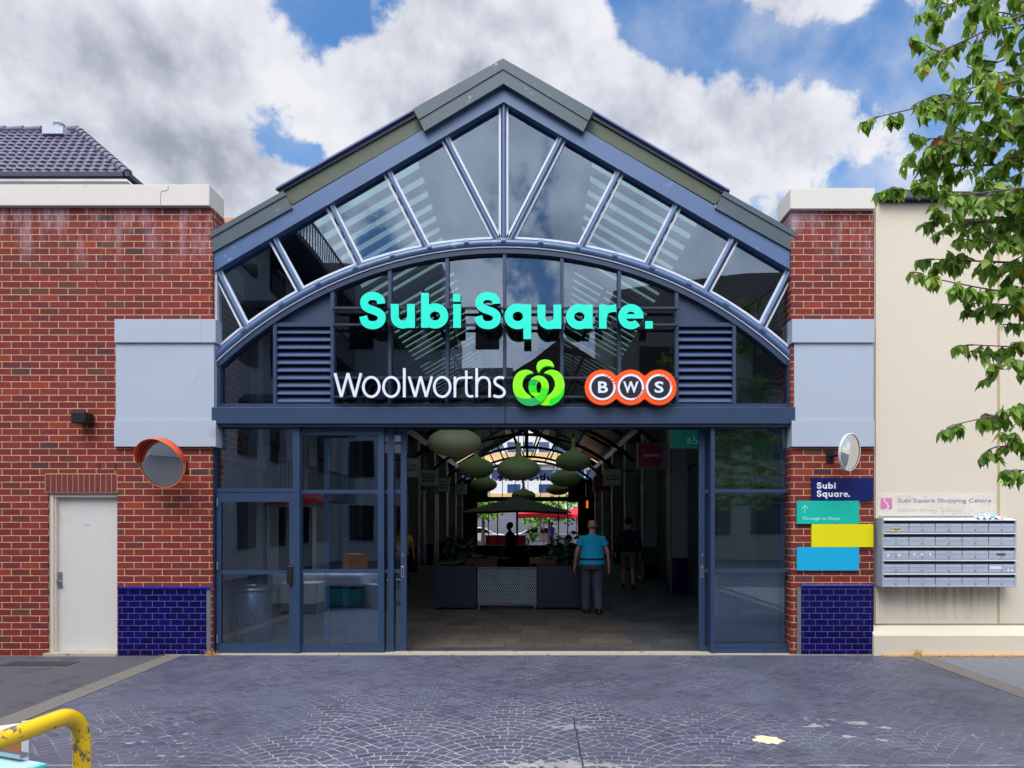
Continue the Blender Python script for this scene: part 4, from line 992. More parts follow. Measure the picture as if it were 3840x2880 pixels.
# crumpled cloth on top
m_ = MB(); n = 14; a, b = mp_(1110, 345, YM+.05), mp_(1345, 345, YM+.05); vs = []
for j in range(7):
    for i in range(n):
        x = a[0]+(b[0]-a[0])*i/(n-1)+rnd.uniform(-.01, .01); env = math.sin(PI*i/(n-1))*math.sin(PI*(j+.3)/6.6)
        vs.append((x, YM-.02+.025*j+rnd.uniform(-.008, .008), mz1+.006+max(0, env)*.05*rnd.uniform(.3, 1.3)+(-.03 if j == 0 and i % 3 else 0)))
fs = [(j*n+i, j*n+i+1, (j+1)*n+i+1, (j+1)*n+i) for j in range(6) for i in range(n-1)]
m_.add(vs, fs, False)
def cloth_mat():
    m = bpy.data.materials.new('crumpled_cloth'); m.use_nodes = True; q = NT(m.node_tree); b = m.node_tree.nodes['Principled BSDF']
    oc = q.node('ShaderNodeTexCoord').outputs['Object']; q.put(b.inputs['Base Color'], q.mix(q.sm(q.noise(oc, 14, 2, .5), .54, .58), lin((214, 222, 228)), lin((60, 170, 205)))); return m
tag(put(m_, 'crumpled_cloth', cloth_mat()), 'crumpled white and blue cloth lying on top of the mailboxes', 'cloth')
# faded board
fb = thing('faded_board', 'cracked faded board with grey words and pink logo above the mailboxes', 'sign', (X(2020, YC), YC, Z(1116)))
def crack_mat():
    m = bpy.data.materials.new('cracked_faded_board'); m.use_nodes = True; q = NT(m.node_tree); b = m.node_tree.nodes['Principled BSDF']
    oc = q.node('ShaderNodeTexCoord').outputs['Object']; mpn = q.node('ShaderNodeMapping', {0: oc}); mpn.inputs['Scale'].default_value = (1, 1, 3.5)
    vr = q.node('ShaderNodeTexVoronoi', {0: mpn.outputs[0]}, feature='DISTANCE_TO_EDGE'); vr.inputs['Scale'].default_value = 16
    f = q.m('SUBTRACT', 1, q.sm(vr.outputs['Distance'], .01, .05)); f = q.m('MULTIPLY', f, q.sm(q.noise(oc, 3, 3, .6), .38, .6))
    c = q.mix(f, lin((224, 216, 202)), lin((160, 150, 136))); q.put(b.inputs['Base Color'], c); b.inputs['Roughness'].default_value = .8; return m
bm_ = crack_mat(); yb_ = YC-.012
a, b = mp_(227, 330, yb_), mp_(1292, 131, yb_)
put(MB().box(a[0], b[0], yb_, YC-.0005, a[1], b[1]), 'board', bm_, fb)
def mpo(x, y, Y): return mp_(x, y, Y)
fit('Subi Square Shopping Centre', 408, 168, 1262, 218, yb_, mat('faded_slate_print', (126, 136, 164), .8, var=.2, nscale=20), fb, bold=.012, o=mpo)
fit('Station Street, Subiaco', 408, 256, 1000, 298, yb_, mat('faint_beige_print', (196, 188, 176), .8, var=.2, nscale=20), fb, o=mpo)
pink = mat('faded_pink_print', (214, 122, 172), .8, var=.15, nscale=14)
a, b = mp_(250, 268, yb_), mp_(355, 165, yb_)
lg = put(MB().box(a[0], b[0], yb_-.0012, yb_, a[1], b[1]), 'pink_square', pink, fb)
put(MB().ribbon([mp_(x, y, yb_) for x, y in crom([(300, 140), (285, 165), (288, 195), (312, 220), (318, 250), (300, 275), (285, 290)], 6)], .014, yb_-.0024, yb_), 'curved_stroke', mat('board_white', (228, 220, 212), .8), lg)
# ================================================================ hall interior
HX0, HX1 = -4.20, 3.36
struct(MB().box(-5.4, 4.6, .22, HL+.5, -.1, 0.002), 'arcade_floor', brick_mat('arcade_pavers', .42, .42, .006, [(0, (84, 77, 72)), (.3, (90, 82, 77)), (.6, (78, 72, 69)), (.85, (94, 85, 78))], (54, 50, 50), rough=.75, spec=.15, bump=.3, swap=True, grime=False, msize=.008))
m_ = MB(); m_.box(-5.4, 2.40-1.0, .22, .52, -.05, .0055); m_.box(1.40, 4.6, .22, HL, -.05, .006)
struct(m_, 'dark_paver_border', brick_mat('dark_pavers', .4, .4, .006, [(0, (66, 68, 74)), (.4, (76, 78, 84)), (.8, (60, 62, 70))], (52, 52, 56), rough=.7, spec=.2, bump=.3, swap=True, grime=False, msize=.007))
inner = mat('dark_brown_grey_wall', (92, 88, 90), .7, var=.15)
colp = mat('taupe_column_paint', (156, 155, 158), .6, var=.06)
sfm = mat('shopfront_panel', (88, 88, 92), .5, var=.2, nscale=1)
sg = mat('shopfront_dark_glass', (18, 19, 24), .12, var=.1)
m_ = MB(); m_.box(-5.4, -5.2, .5, HL, 0, 5.35); m_.box(4.4, 4.6, .5, HL, 0, 5.35); m_.box(-5.2, HX0-.3, .5, HL, 3.05, 5.35); m_.box(HX1+.3, 4.4, .5, HL, 3.05, 5.35)
m_.box(-5.4, -4.15, .36, .5, 0, 5.2); m_.box(3.40, 4.6, .51, .6, 0, 5.2)
put(m_, 'inner_wall', inner, ab)
put(MB().box(HX0-.42, HX0-.33, .7, HL-.2, .0, 3.02), 'shopfront_glass', sfm, ab); put(MB().box(HX1+.33, HX1+.42, .7, HL-.2, .0, 3.02), 'shopfront_glass', sfm, ab)
# the eaves either side: roof continues down to the wall plates
m_ = MB()
for k in (0, 1):
    f = (lambda l: l) if k == 0 else mirror
    p = PX(f([(440, 512), (260, 617)]), 0); m_.prism([p[0], p[1], (p[1][0], p[1][1]-.06), (p[0][0], p[0][1]-.06)], .95, HL)
put(m_, 'eaves_sheet', fasciad, ab)
def column(x, y, side):
    """pilaster with band and tiled foot; its face looks into the aisle"""
    x1 = x-side*0; a, b = (x-.34, x) if side < 0 else (x, x+.42)
    o = put(MB().box(a, b, y, y+.45, .86, 4.6), 'pilaster', colp, ab)
    put(MB().box(a-.02, b+.02, y-.02, y+.47, 2.60, 2.90), 'pilaster_band', colp, o)
    put(MB().box(a+.0, b-.0, y+.004, y+.446, .005, .86), 'tiled_foot', tile, o)
    put(MB().box((b-.05 if side < 0 else a-.004), (b+.004 if side < 0 else a+.05), y-.006, y+.0, .01, 4.2), 'corner_bead', galv, o)
for i in range(7):
    column(3.26, 3.6+4.05*i, 1)
for i, yy in enumerate((3.0, 6.9, 10.8, 15.0, 18.9, 22.6, 26.2, 29.4)):
    column(-4.06, yy, -1)
# trusses: rafters, tied arch, king post and web
def truss(y):
    m_ = MB(); p = PX([(cxp, 190), (456, 560), (1720, 560)], 0)
    ap, l, r = p
    def bar(a, b, t=.055): m_.tube([(a[0], y, a[1]), (b[0], y, b[1])], t, 6, smooth=False)
    bar(ap, l, .08); bar(ap, r, .08)
    q = [(X(x), Z(arc(x, 880))) for x in [cxp-600+1200*i/24 for i in range(25)]]
    m_.tube([(a, y, b) for a, b in q], .06, 8)
    bar(ap, q[12], .05)
    for s in (-1, 1):
        for tt, bb in ((150, 60), (300, 200), (440, 340)):
            bar((X(cxp+s*tt), Z(190+.585*tt)), (X(cxp+s*bb), Z(arc(cxp+s*bb, 880))), .035)
    return m_
for i in range(6): put(truss(4.3+4.4*i), 'truss', dark_in, ab)
# light coloured gutters boxes along the eaves
m_ = MB(); 
for s, x in ((-1, HX0-.05), (1, HX1+.05)):
    m_.box(x-.12, x+.12, .8, HL, 4.62, 4.86)
put(m_, 'box_gutter', mat('gutter_grey', (96, 94, 104), .45, metal=.3), ab)

# far gable with its own glazing bars and the name read from behind
fg = thing('rear_gable', 'dark rear gable of the arcade with arched glazing bars, street behind it', 'gable', (-.4, HL, 0))
yF = HL
def zs(l): return PX(l, 0)
m_ = MB()
for k in (0, 1):
    f = (lambda l: l) if k == 0 else mirror
    m_.prism(zs(f([(cxp, 150), (400, 553), (400, 610), (cxp, 222)])), yF, yF+.2)
put(m_, 'gable_rafters', dark_in, fg)
m_ = MB(); m_.tube([(X(p), yF+.1, Z(arc(p))) for p in pts], .07, 8); put(m_, 'arch', dark_in, fg)
for (a, b, c, d) in spk: put(MB().tube([(X(a), yF+.1, Z(b)), (X(c), yF+.1, Z(d))], .04, 6), 'glazing_bar', dark_in, fg)
for x in mull[1:8]: put(MB().box(X(x-3), X(x+3), yF+.02, yF+.12, Z(880), zarc(x)), 'glazing_bar', dark_in, fg)
put(MB().box(HX0-1, HX1+1, yF-.1, yF+.3, Z(918), Z(876)), 'transom', dark_in, fg)
for bb in ((-5.4, X(600), yF, yF+.2, 0, Z(705)), (X(600), X(700), yF+.01, yF+.18, 2.9, Z(720)), (X(1480), X(1575), yF+.01, yF+.18, 2.9, Z(720))): put(MB().box(*bb), 'end_wall', dark_in, fg); put(MB().box(X(1575), 4.6, yF, yF+.2, 0, Z(705)), 'end_wall', dark_in, fg)
for a, b in ((X(700), X(710)), (X(790), X(800)), (X(1380), X(1390)), (X(1470), X(1480))): put(MB().box(a, b, yF, yF+.1, 0, 2.95), 'door_post', dark_in, fg)
def trB(p):
    x, z = trS(p); return (2*X(cxp)-x, z)
letter_set('rear_name_lettering', 'dark letters of the centre name seen mirrored from behind, on the rear gable', G, trB, HL+.25, .1, dside, dside, face=1, scale=k1)

# pendant lanterns
lam = mat('olive_green_lantern_shell', (212, 226, 156), .55, var=.06, nscale=1.5, emit=0)
lam2 = mat('cream_lantern_shell', (214, 208, 158), .55, var=.06, nscale=1.5)
def lantern(label, px, py, rpx, rzpx, dia, m):
    d = F*dia/(2*rpx); Y = d-D0; c = Vector((X(px, Y), Y, Z(py, Y))); r = dia/2; rz = r*rzpx/rpx
    t_ = thing('pendant_lantern', label, 'lantern', tuple(c), 'flattened pendant lanterns along the arcade')
    prof = [(max(r*math.sin(q), 1e-4), -rz*math.cos(q)) for q in [PI*i/28 for i in range(25)]]
    zt = prof[-1][1]; prof += [(r*.28, rz*.97+.02), (r*.17, rz*1.08+.02), (r*.115, rz*1.35+.03), (r*.10, rz*1.75+.05), (r*.12, rz*2.1+.05), (r*.085, rz*2.12+.05)]
    put(MB().lathe(prof, tuple(c), 32), 'lantern_shell', m, t_)
    put(MB().tube([(c.x, c.y, c.z+rz*2.1), (c.x, c.y, 6.2)], .012, 6), 'cord', black, t_)
lantern('large pale olive lantern nearest the entrance, top left of the opening', 982, 956.5, 58, 31, .98, lam2)
lantern('mid green lantern tucked behind and below the largest pale lantern', 1028.5, 1011.7, 38.7, 22.3, .9, lam)
lantern('small green lantern lowest on the left of the opening', 1045, 1047, 29, 15.6, .9, lam)
lantern('wide green lantern hanging in the centre of the opening', 1120, 1013.2, 46.9, 24.6, .95, lam)
lantern('far beige lantern hanging just above the dark market umbrella', 1131, 1070.5, 26, 12.5, .9, lam2)
lantern('green lantern highest on the right of the opening', 1239, 996.5, 39, 21.5, .9, lam)
lantern('green lantern just below the highest right lantern', 1221, 1034, 34, 17.7, .9, lam)
lantern('far beige lantern lowest on the right, under two green ones', 1205, 1057, 25, 12.5, .9, lam2)

# projecting shop signs
def hang_sign(label, px0, px1, py0, py1, col, wallside, words=None, wcol=(40, 40, 44), bottom=3.0, frame=None, Y=None, txtbox=None):
    d = (bottom-CZ)*F/(1130-py1) if Y is None else D0+Y; Y = d-D0
    r = thing('hanging_sign', label, 'sign', (X((px0+px1)/2, Y), Y, Z(py1, Y)), 'projecting shop signs along the arcade')
    x0, x1, z0, z1 = X(px0, Y), X(px1, Y), Z(py1, Y), Z(py0, Y)
    put(MB().box(x0, x1, Y, Y+.09, z0, z1), 'sign_box', mat('sign_%d_%d' % (px0, py0), col, .5, var=.03), r)
    fm = mat('sign_frame_grey', (120, 124, 124), .4, metal=.3) if frame is None else frame
    put(MB().ribbon([(x0, z0), (x1, z0), (x1, z1), (x0, z1)], .02, Y-.006, Y+.095, closed=True), 'sign_frame', fm, r)
    xw = (HX0-.3, x0) if wallside < 0 else (x1, HX1+.1)
    put(MB().box(xw[0], xw[1], Y+.03, Y+.06, (z0+z1)/2+.2, (z0+z1)/2+.24), 'bracket', dark_in, r)
    if words:
        b = txtbox or (.12, .88); n = len(words); hh = (z1-z0)
        wm = mat('sign_print_%d' % wcol[0], wcol, .6, var=0)
        rows = [(z0+hh*(.5+.5*.19*n)-hh*.19*(i+1)+.02*0) for i in range(n)]
        for i, s in enumerate(words):
            f_ = len(s)/max(len(q) for q in words); xc = x0+(x1-x0)*(b[0]+b[1])/2; hw = (x1-x0)*(b[1]-b[0])/2*f_
            txt(s, xc-hw, xc+hw, rows[i]+hh*.03, rows[i]+hh*.155, Y, wm, 'lettering', r, .006, bold=.02)
    return r
cr = (244, 248, 242)
hang_sign('pale square sign with dark words, seen through the left sliding door glass', 818, 878, 934, 980, cr, -1, ['BROTHERS'], Y=3.4)
hang_sign('pale grocery mart sign partly behind the left door stile', 866, 904, 989, 1031.5, cr, -1, ['FUJI', 'MART'], txtbox=(.25, .85))
hang_sign('pale sign with three lines about massage, second of the visible left row', 907.5, 943, 1014, 1049.7, cr, -1, ['SHUNHUA', 'CHINESE', 'MASSAGE'])
hang_sign('pale beauty sign with three short lines, third of the visible left row', 944, 971, 1031, 1062.6, cr, -1, ['ELLA', 'BACHE', 'SUBIACO'])
hang_sign('small dim pale sign, farthest of the left row', 985, 1007, 1046, 1068, (220, 226, 222), -1, ['&'], txtbox=(.4, .6))
hang_sign('green restroom sign with white baby and wheelchair symbols, nearest on the right', 1448, 1540, 905, 967.8, (0, 150, 124), 1, frame=MATS['sign_frame_grey'], Y=2.9)
yg = 2.9
m_ = MB()
def dp(x, y, Y=2.894): return (X((2060+x/2.766)*.576, Y), Z((1580+y/2.766)*.576, Y))
ws = .012
m_.ribbon([dp(*p) for p in earc(1449, 181, 9, 9, 0, 360, 12)[:-1]], ws*.8, 2.888, 2.9, True); m_.ribbon([dp(*p) for p in earc(1449, 212, 13, 13, 0, 360, 12)[:-1]], ws, 2.888, 2.9, True)
for l in ([(1430, 186), (1440, 197)], [(1468, 186), (1458, 197)], [(1430, 236), (1440, 226)], [(1468, 236), (1458, 226)]): m_.ribbon([dp(*p) for p in l], ws, 2.888, 2.9)
m_.ribbon([dp(*p) for p in earc(1500, 160, 7, 7, 0, 360, 10)[:-1]], ws*.8, 2.888, 2.9, True); m_.ribbon([dp(*p) for p in earc(1508, 213, 22, 22, 0, 360, 20)[:-1]], ws, 2.888, 2.9, True)
m_.ribbon([dp(*p) for p in [(1499, 172), (1502, 193), (1528, 193), (1540, 232)]], ws, 2.886, 2.8985)
put(m_, 'symbol', mat('sign_symbol_mint', (150, 230, 220), .5, var=0), bpy.data.objects['hanging_sign.005'])
wsn = hang_sign('dark red square sign with pale letters on the right side of the arcade', 1378, 1430, 957, 1009.6, (150, 14, 62), 1, ['western'], (216, 200, 210), txtbox=(.22, .92))
put(MB().box(X(1430.5, wsn.location.y), X(1443.5, wsn.location.y), wsn.location.y, wsn.location.y+.09, Z(1009.6, wsn.location.y), Z(957, wsn.location.y)), 'side_panel', mat('sign_grey_side', (120, 126, 126), .5), wsn)
hang_sign('pale grey bakery sign beyond the red square sign', 1305, 1341, 1013, 1049, (236, 240, 238), 1, ['LAYERS', 'BAKERY'], (50, 56, 60))
hang_sign('dull red sign half hidden by the bakery sign', 1282, 1318, 1030, 1061, (170, 24, 56), 1, ['ample'], (190, 130, 140), txtbox=(.1, .6))
hang_sign('dark blue sign beside the dull red sign', 1266, 1284, 1044, 1071.5, (20, 60, 96), 1)
hang_sign('small glowing orange sign near the far end on the right', 1266, 1271, 1081, 1098, (255, 130, 20), 1, Y=26)
# that one is lit
mo = MATS['sign_1266_1081']; mo.node_tree.nodes['Principled BSDF'].inputs['Emission Color'].default_value = lin((255, 120, 10)); mo.node_tree.nodes['Principled BSDF'].inputs['Emission Strength'].default_value = 1.0

# planters and perforated screen
YP = 13.38-D0
navy = mat('dark_navy_planter', (40, 46, 66), .4, var=.05)
def planter(label, p0, p1):
    r = thing('planter_box', label, 'planter', (X((p0+p1)/2, YP), YP, 0), 'square navy planters in the opening')
    a, b = X(p0, YP), X(p1, YP); h = Z(1222.5, YP)
    m_ = MB(); m_.box(a, b, YP, YP+.03, .04, h); m_.box(a, b, YP+.57, YP+.6, .04, h); m_.box(a, a+.03, YP+.03, YP+.57, .04, h); m_.box(b-.03, b, YP+.03, YP+.57, .04, h)
    put(m_, 'box', navy, r); put(MB().box(a+.03, b-.03, YP+.03, YP+.57, h-.2, h-.06), 'soil', mat('potting_soil', (44, 34, 28), .95), r)
    for x in (a+.03, b-.09): put(MB().box(x, x+.06, YP+.04, YP+.1, .003, .04), 'foot', black, r)
planter('navy planter box on the left of the perforated screen', 935.8, 1028.8)
planter('navy planter box on the right of the perforated screen', 1161, 1254.4)
def perf_mat():
    m = bpy.data.materials.new('perforated_metal'); m.use_nodes = True; q = NT(m.node_tree); b = m.node_tree.nodes['Principled BSDF']
    oc = q.node('ShaderNodeTexCoord').outputs['Object']; sp = q.node('ShaderNodeSeparateXYZ', {0: oc}); p = .042
    v = q.m('DIVIDE', sp.outputs[2], p*.866); row = q.m('FLOOR', v); fv = q.m('SUBTRACT', q.m('FRACT', v), .5)
    u = q.m('ADD', q.m('DIVIDE', sp.outputs[0], p), q.m('MULTIPLY', q.m('FLOORED_MODULO', row, 2.0), .5)); fu = q.m('SUBTRACT', q.m('FRACT', u), .5)
    d = q.m('SQRT', q.m('ADD', q.m('MULTIPLY', fu, fu), q.m('MULTIPLY', q.m('MULTIPLY', fv, fv), .75)))
    q.put(b.inputs['Alpha'], q.m('GREATER_THAN', d, .36)); n = q.noise(oc, 5, 4, .7)
    q.put(b.inputs['Base Color'], q.mix(n, lin((196, 212, 218)), lin((120, 136, 142)))); b.inputs['Roughness'].default_value = .4; b.inputs['Metallic'].default_value = .2
    return m
ps = thing('perforated_screen', 'pale perforated metal screen standing between the two navy planters', 'screen', (X(1096, YP), YP+.1, 0))
a, b = X(1031, YP), X(1159, YP)
put(MB().box(a+.02, b-.02, YP+.05, YP+.056, Z(1307, YP)+.02, Z(1227, YP)-.02), 'perforated_panel', perf_mat(), ps)
put(MB().ribbon([(a+.012, Z(1307, YP)), (b-.012, Z(1307, YP)), (b-.012, Z(1227, YP)), (a+.012, Z(1227, YP))], .024, YP+.04, YP+.066, closed=True), 'frame', galv, ps)
for x in (a+.02, b-.05): put(MB().box(x, x+.03, YP+.04, YP+.07, .003, Z(1307, YP)-.012), 'foot', galv, ps)

# leafy plants: stems with broad leaves
leafd = mat('dark_rubber_plant_leaf', (52, 84, 62), .4, var=.3, nscale=6, spec=.4)
stemm = mat('brown_stem', (60, 48, 38), .8)
def leaf_verts(M, L, Wd, fold=.25, droop=.2):
    prof = [(0, .03), (.12, .55), (.3, .95), (.5, 1.0), (.72, .68), (.9, .25), (1, .0)]
    vs = []; 
    for t_, w_ in prof:
        z = -droop*L*t_*t_
        vs += [(t_*L, -w_*Wd/2, z+fold*w_*Wd/2), (t_*L, 0, z), (t_*L, w_*Wd/2, z+fold*w_*Wd/2)]
    fs = []
    for i in range(len(prof)-1):
        a = 3*i; fs += [(a, a+1, a+4, a+3), (a+1, a+2, a+5, a+4)]
    return [tuple(M @ Vector(v)) for v in vs], fs
def plant(name, label, cat, x, y, z, h, spread, n, L, Wd, m, nst=4, group=None):
    r = thing(name, label, cat, (x, y, z), group); ms = MB(); ml = MB()
    for k in range(nst):
        q = rnd.uniform(0, 2*PI); e = Vector((x+math.cos(q)*spread*rnd.uniform(.3, 1), y+math.sin(q)*spread*.6, z+h*rnd.uniform(.6, 1)))
        s0 = Vector((x+math.cos(q)*.05, y, z)); md = (s0+e)/2+Vector((0, 0, h*.12)); pts_ = [s0, md, e]
        ms.tube([tuple(p) for p in pts_], [.014, .011, .005], 6)
        for j in range(n):
            t_ = rnd.uniform(.25, 1); p = s0.lerp(md, t_*2) if t_ < .5 else md.lerp(e, t_*2-1)
            M = Matrix.Translation(p) @ Matrix.Rotation(rnd.uniform(0, 2*PI), 4, 'Z') @ Matrix.Rotation(rnd.uniform(-.6, .5), 4, 'Y') @ Matrix.Rotation(rnd.uniform(-.5, .5), 4, 'X')
            v, f = leaf_verts(M, L*rnd.uniform(.6, 1.1), Wd*rnd.uniform(.7, 1.1)); ml.add(v, f, True)
    put(ms, 'stem', stemm, r); put(ml, 'foliage', m, r); return r
hp = Z(1222.5, YP)-.1
plant('planter_plant', 'dark broad-leaved plant growing in the left navy planter', 'plant', X(985, YP), YP+.3, hp, .72, .38, 16, .24, .15, leafd, 6)
plant('planter_plant', 'dark broad-leaved plant growing in the right navy planter', 'plant', X(1212, YP), YP+.3, hp, .74, .36, 16, .24, .14, leafd, 6)

# market umbrella over the cafe
def umbrella(name, label, x, y, zt, ze, half, m, pole=black, words=None, val=.0, group=None):
    r = thing(name, label, 'umbrella', (x, y, 0), group); mb = MB(); n = 8
    vs = [(x, y, zt)]
    for k in range(4):
        q = PI/4+k*PI/2
        vs.append((x+half*math.sqrt(2)*math.cos(q)*.98, y+half*math.sqrt(2)*math.sin(q)*.98, ze))
        q2 = q+PI/4; vs.append((x+half*math.cos(q2), y+half*math.sin(q2), ze+.06))
    fs = [(0, 1+k, 1+(k+1) % 8) for k in range(8)]
    o = len(vs); vs += [(vx, vy, vz-.02-val) for vx, vy, vz in vs[1:9]]
    fs += [(1+k, 1+(k+1) % 8, o+(k+1) % 8, o+k) for k in range(8)]
    put(mb.add(vs, fs), 'canopy', m, r)
    put(MB().tube([(x, y, .0), (x, y, zt+.05)], .03, 10), 'pole', pole, r)
    m_ = MB()
    for k in range(8): v = vs[1+k]; m_.tube([(x, y, zt-.05), (v[0], v[1], v[2]-.03)], .012, 5)
    put(m_, 'ribs', pole, r)
    m2 = MB().lathe([(.28, 0), (.28, .05), (.05, .09)], (x, y, .003), 20); put(m2, 'base', pole, r)
    if words:
        for s, a, b in words: txt(s, x+a, x+b, ze-val+.03, ze-.02, y-half*.985, white, 'lettering', r, .01, bold=.03)
    return r
umbrella('market_umbrella', 'dark charcoal market umbrella over the cafe tables behind the planters', X(1117, 10.8), 10.8, 2.46, 1.99, 1.5, mat('charcoal_canvas', (120, 116, 108), .85))

# wooden crate planters and cafe tables and chairs behind
wood = mat('brown_timber', (124, 84, 54), .6, var=.25, nscale=5); woodl = mat('tan_wood', (170, 130, 84), .6, var=.2, nscale=5)
def crate(label, px0, px1, py0, py1, Y, m):
    r = thing('timber_planter', label, 'planter', (X((px0+px1)/2, Y), Y, 0), 'low timber planters in the cafe'); a, b = X(px0, Y), X(px1, Y); zt = Z(py0, Y)
    m_ = MB(); n = 5
    for k in range(n): m_.box(a, b, Y, Y+.03, .02+(zt-.02)*k/n, .02+(zt-.02)*(k+1)/n-.008)
    m_.box(a, b, Y+.4, Y+.43, .02, zt); m_.box(a, a+.03, Y+.03, Y+.4, .02, zt); m_.box(b-.03, b, Y+.03, Y+.4, .02, zt)
    put(m_, 'boards', m, r); ml = MB()
    for j in range(40):
        M = Matrix.Translation((rnd.uniform(a, b), Y+.2+rnd.uniform(-.15, .15), zt-.03)) @ Matrix.Rotation(rnd.uniform(0, 2*PI), 4, 'Z') @ Matrix.Rotation(rnd.uniform(-1.3, -.5), 4, 'Y')
        v, f = leaf_verts(M, .16, .05); ml.add(v, f, True)
    put(ml, 'foliage', mat('grass_green_leaf', (50, 92, 36), .6, var=.3), r)
crate('low brown timber planter behind the left navy planter', 1004, 1073, 1207, 1218, 6.6, wood)
crate('low brown timber planter behind the right navy planter', 1168, 1250, 1207, 1218, 6.6, wood)
def table(label, x, y):
    r = thing('cafe_table', label, 'table', (x, y, 0), 'cafe tables'); put(MB().lathe([(.001, .74), (.36, .74), (.36, .765), (.001, .765)], (x, y, 0), 28, smooth=False), 'tabletop', wood, r)
    put(MB().tube([(x, y, .02), (x, y, .74)], .03, 10), 'leg', black, r); put(MB().lathe([(.25, .003), (.25, .02), (.03, .05)], (x, y, 0), 24), 'foot', black, r)
def chair(label, x, y, rz, m=woodl):
    r = thing('cafe_chair', label, 'chair', (0, 0, 0), 'cafe chairs')
    put(MB().box(-.21, .21, -.2, .22, .44, .47), 'seat', m, r, bevel=.008)
    m_ = MB(); m_.box(-.2, .2, .2, .225, .72, .86); m_.box(-.2, .2, .2, .225, .56, .62); put(m_, 'backrest', m, r)
    for sx, sy, h in ((-.19, -.18, .44), (.19, -.18, .44), (-.19, .2, .86), (.19, .2, .86)): put(MB().tube([(sx, sy, 0.003), (sx, sy, h)], .014, 6), 'leg', m, r)
    r.location = (x, y, 0); r.rotation_euler = (0, 0, rz); return r
table('round cafe table left of the umbrella pole', -1.0, 9.6); table('round cafe table right of the umbrella pole', .35, 9.9)
chair('tan wooden cafe chair right of the umbrella pole, back to the entrance', .08, 7.9, PI, woodl)
chair('wooden cafe chair by the left cafe table', -1.75, 9.4, R(80)); chair('wooden cafe chair by the right cafe table', .95, 9.3, R(-120))

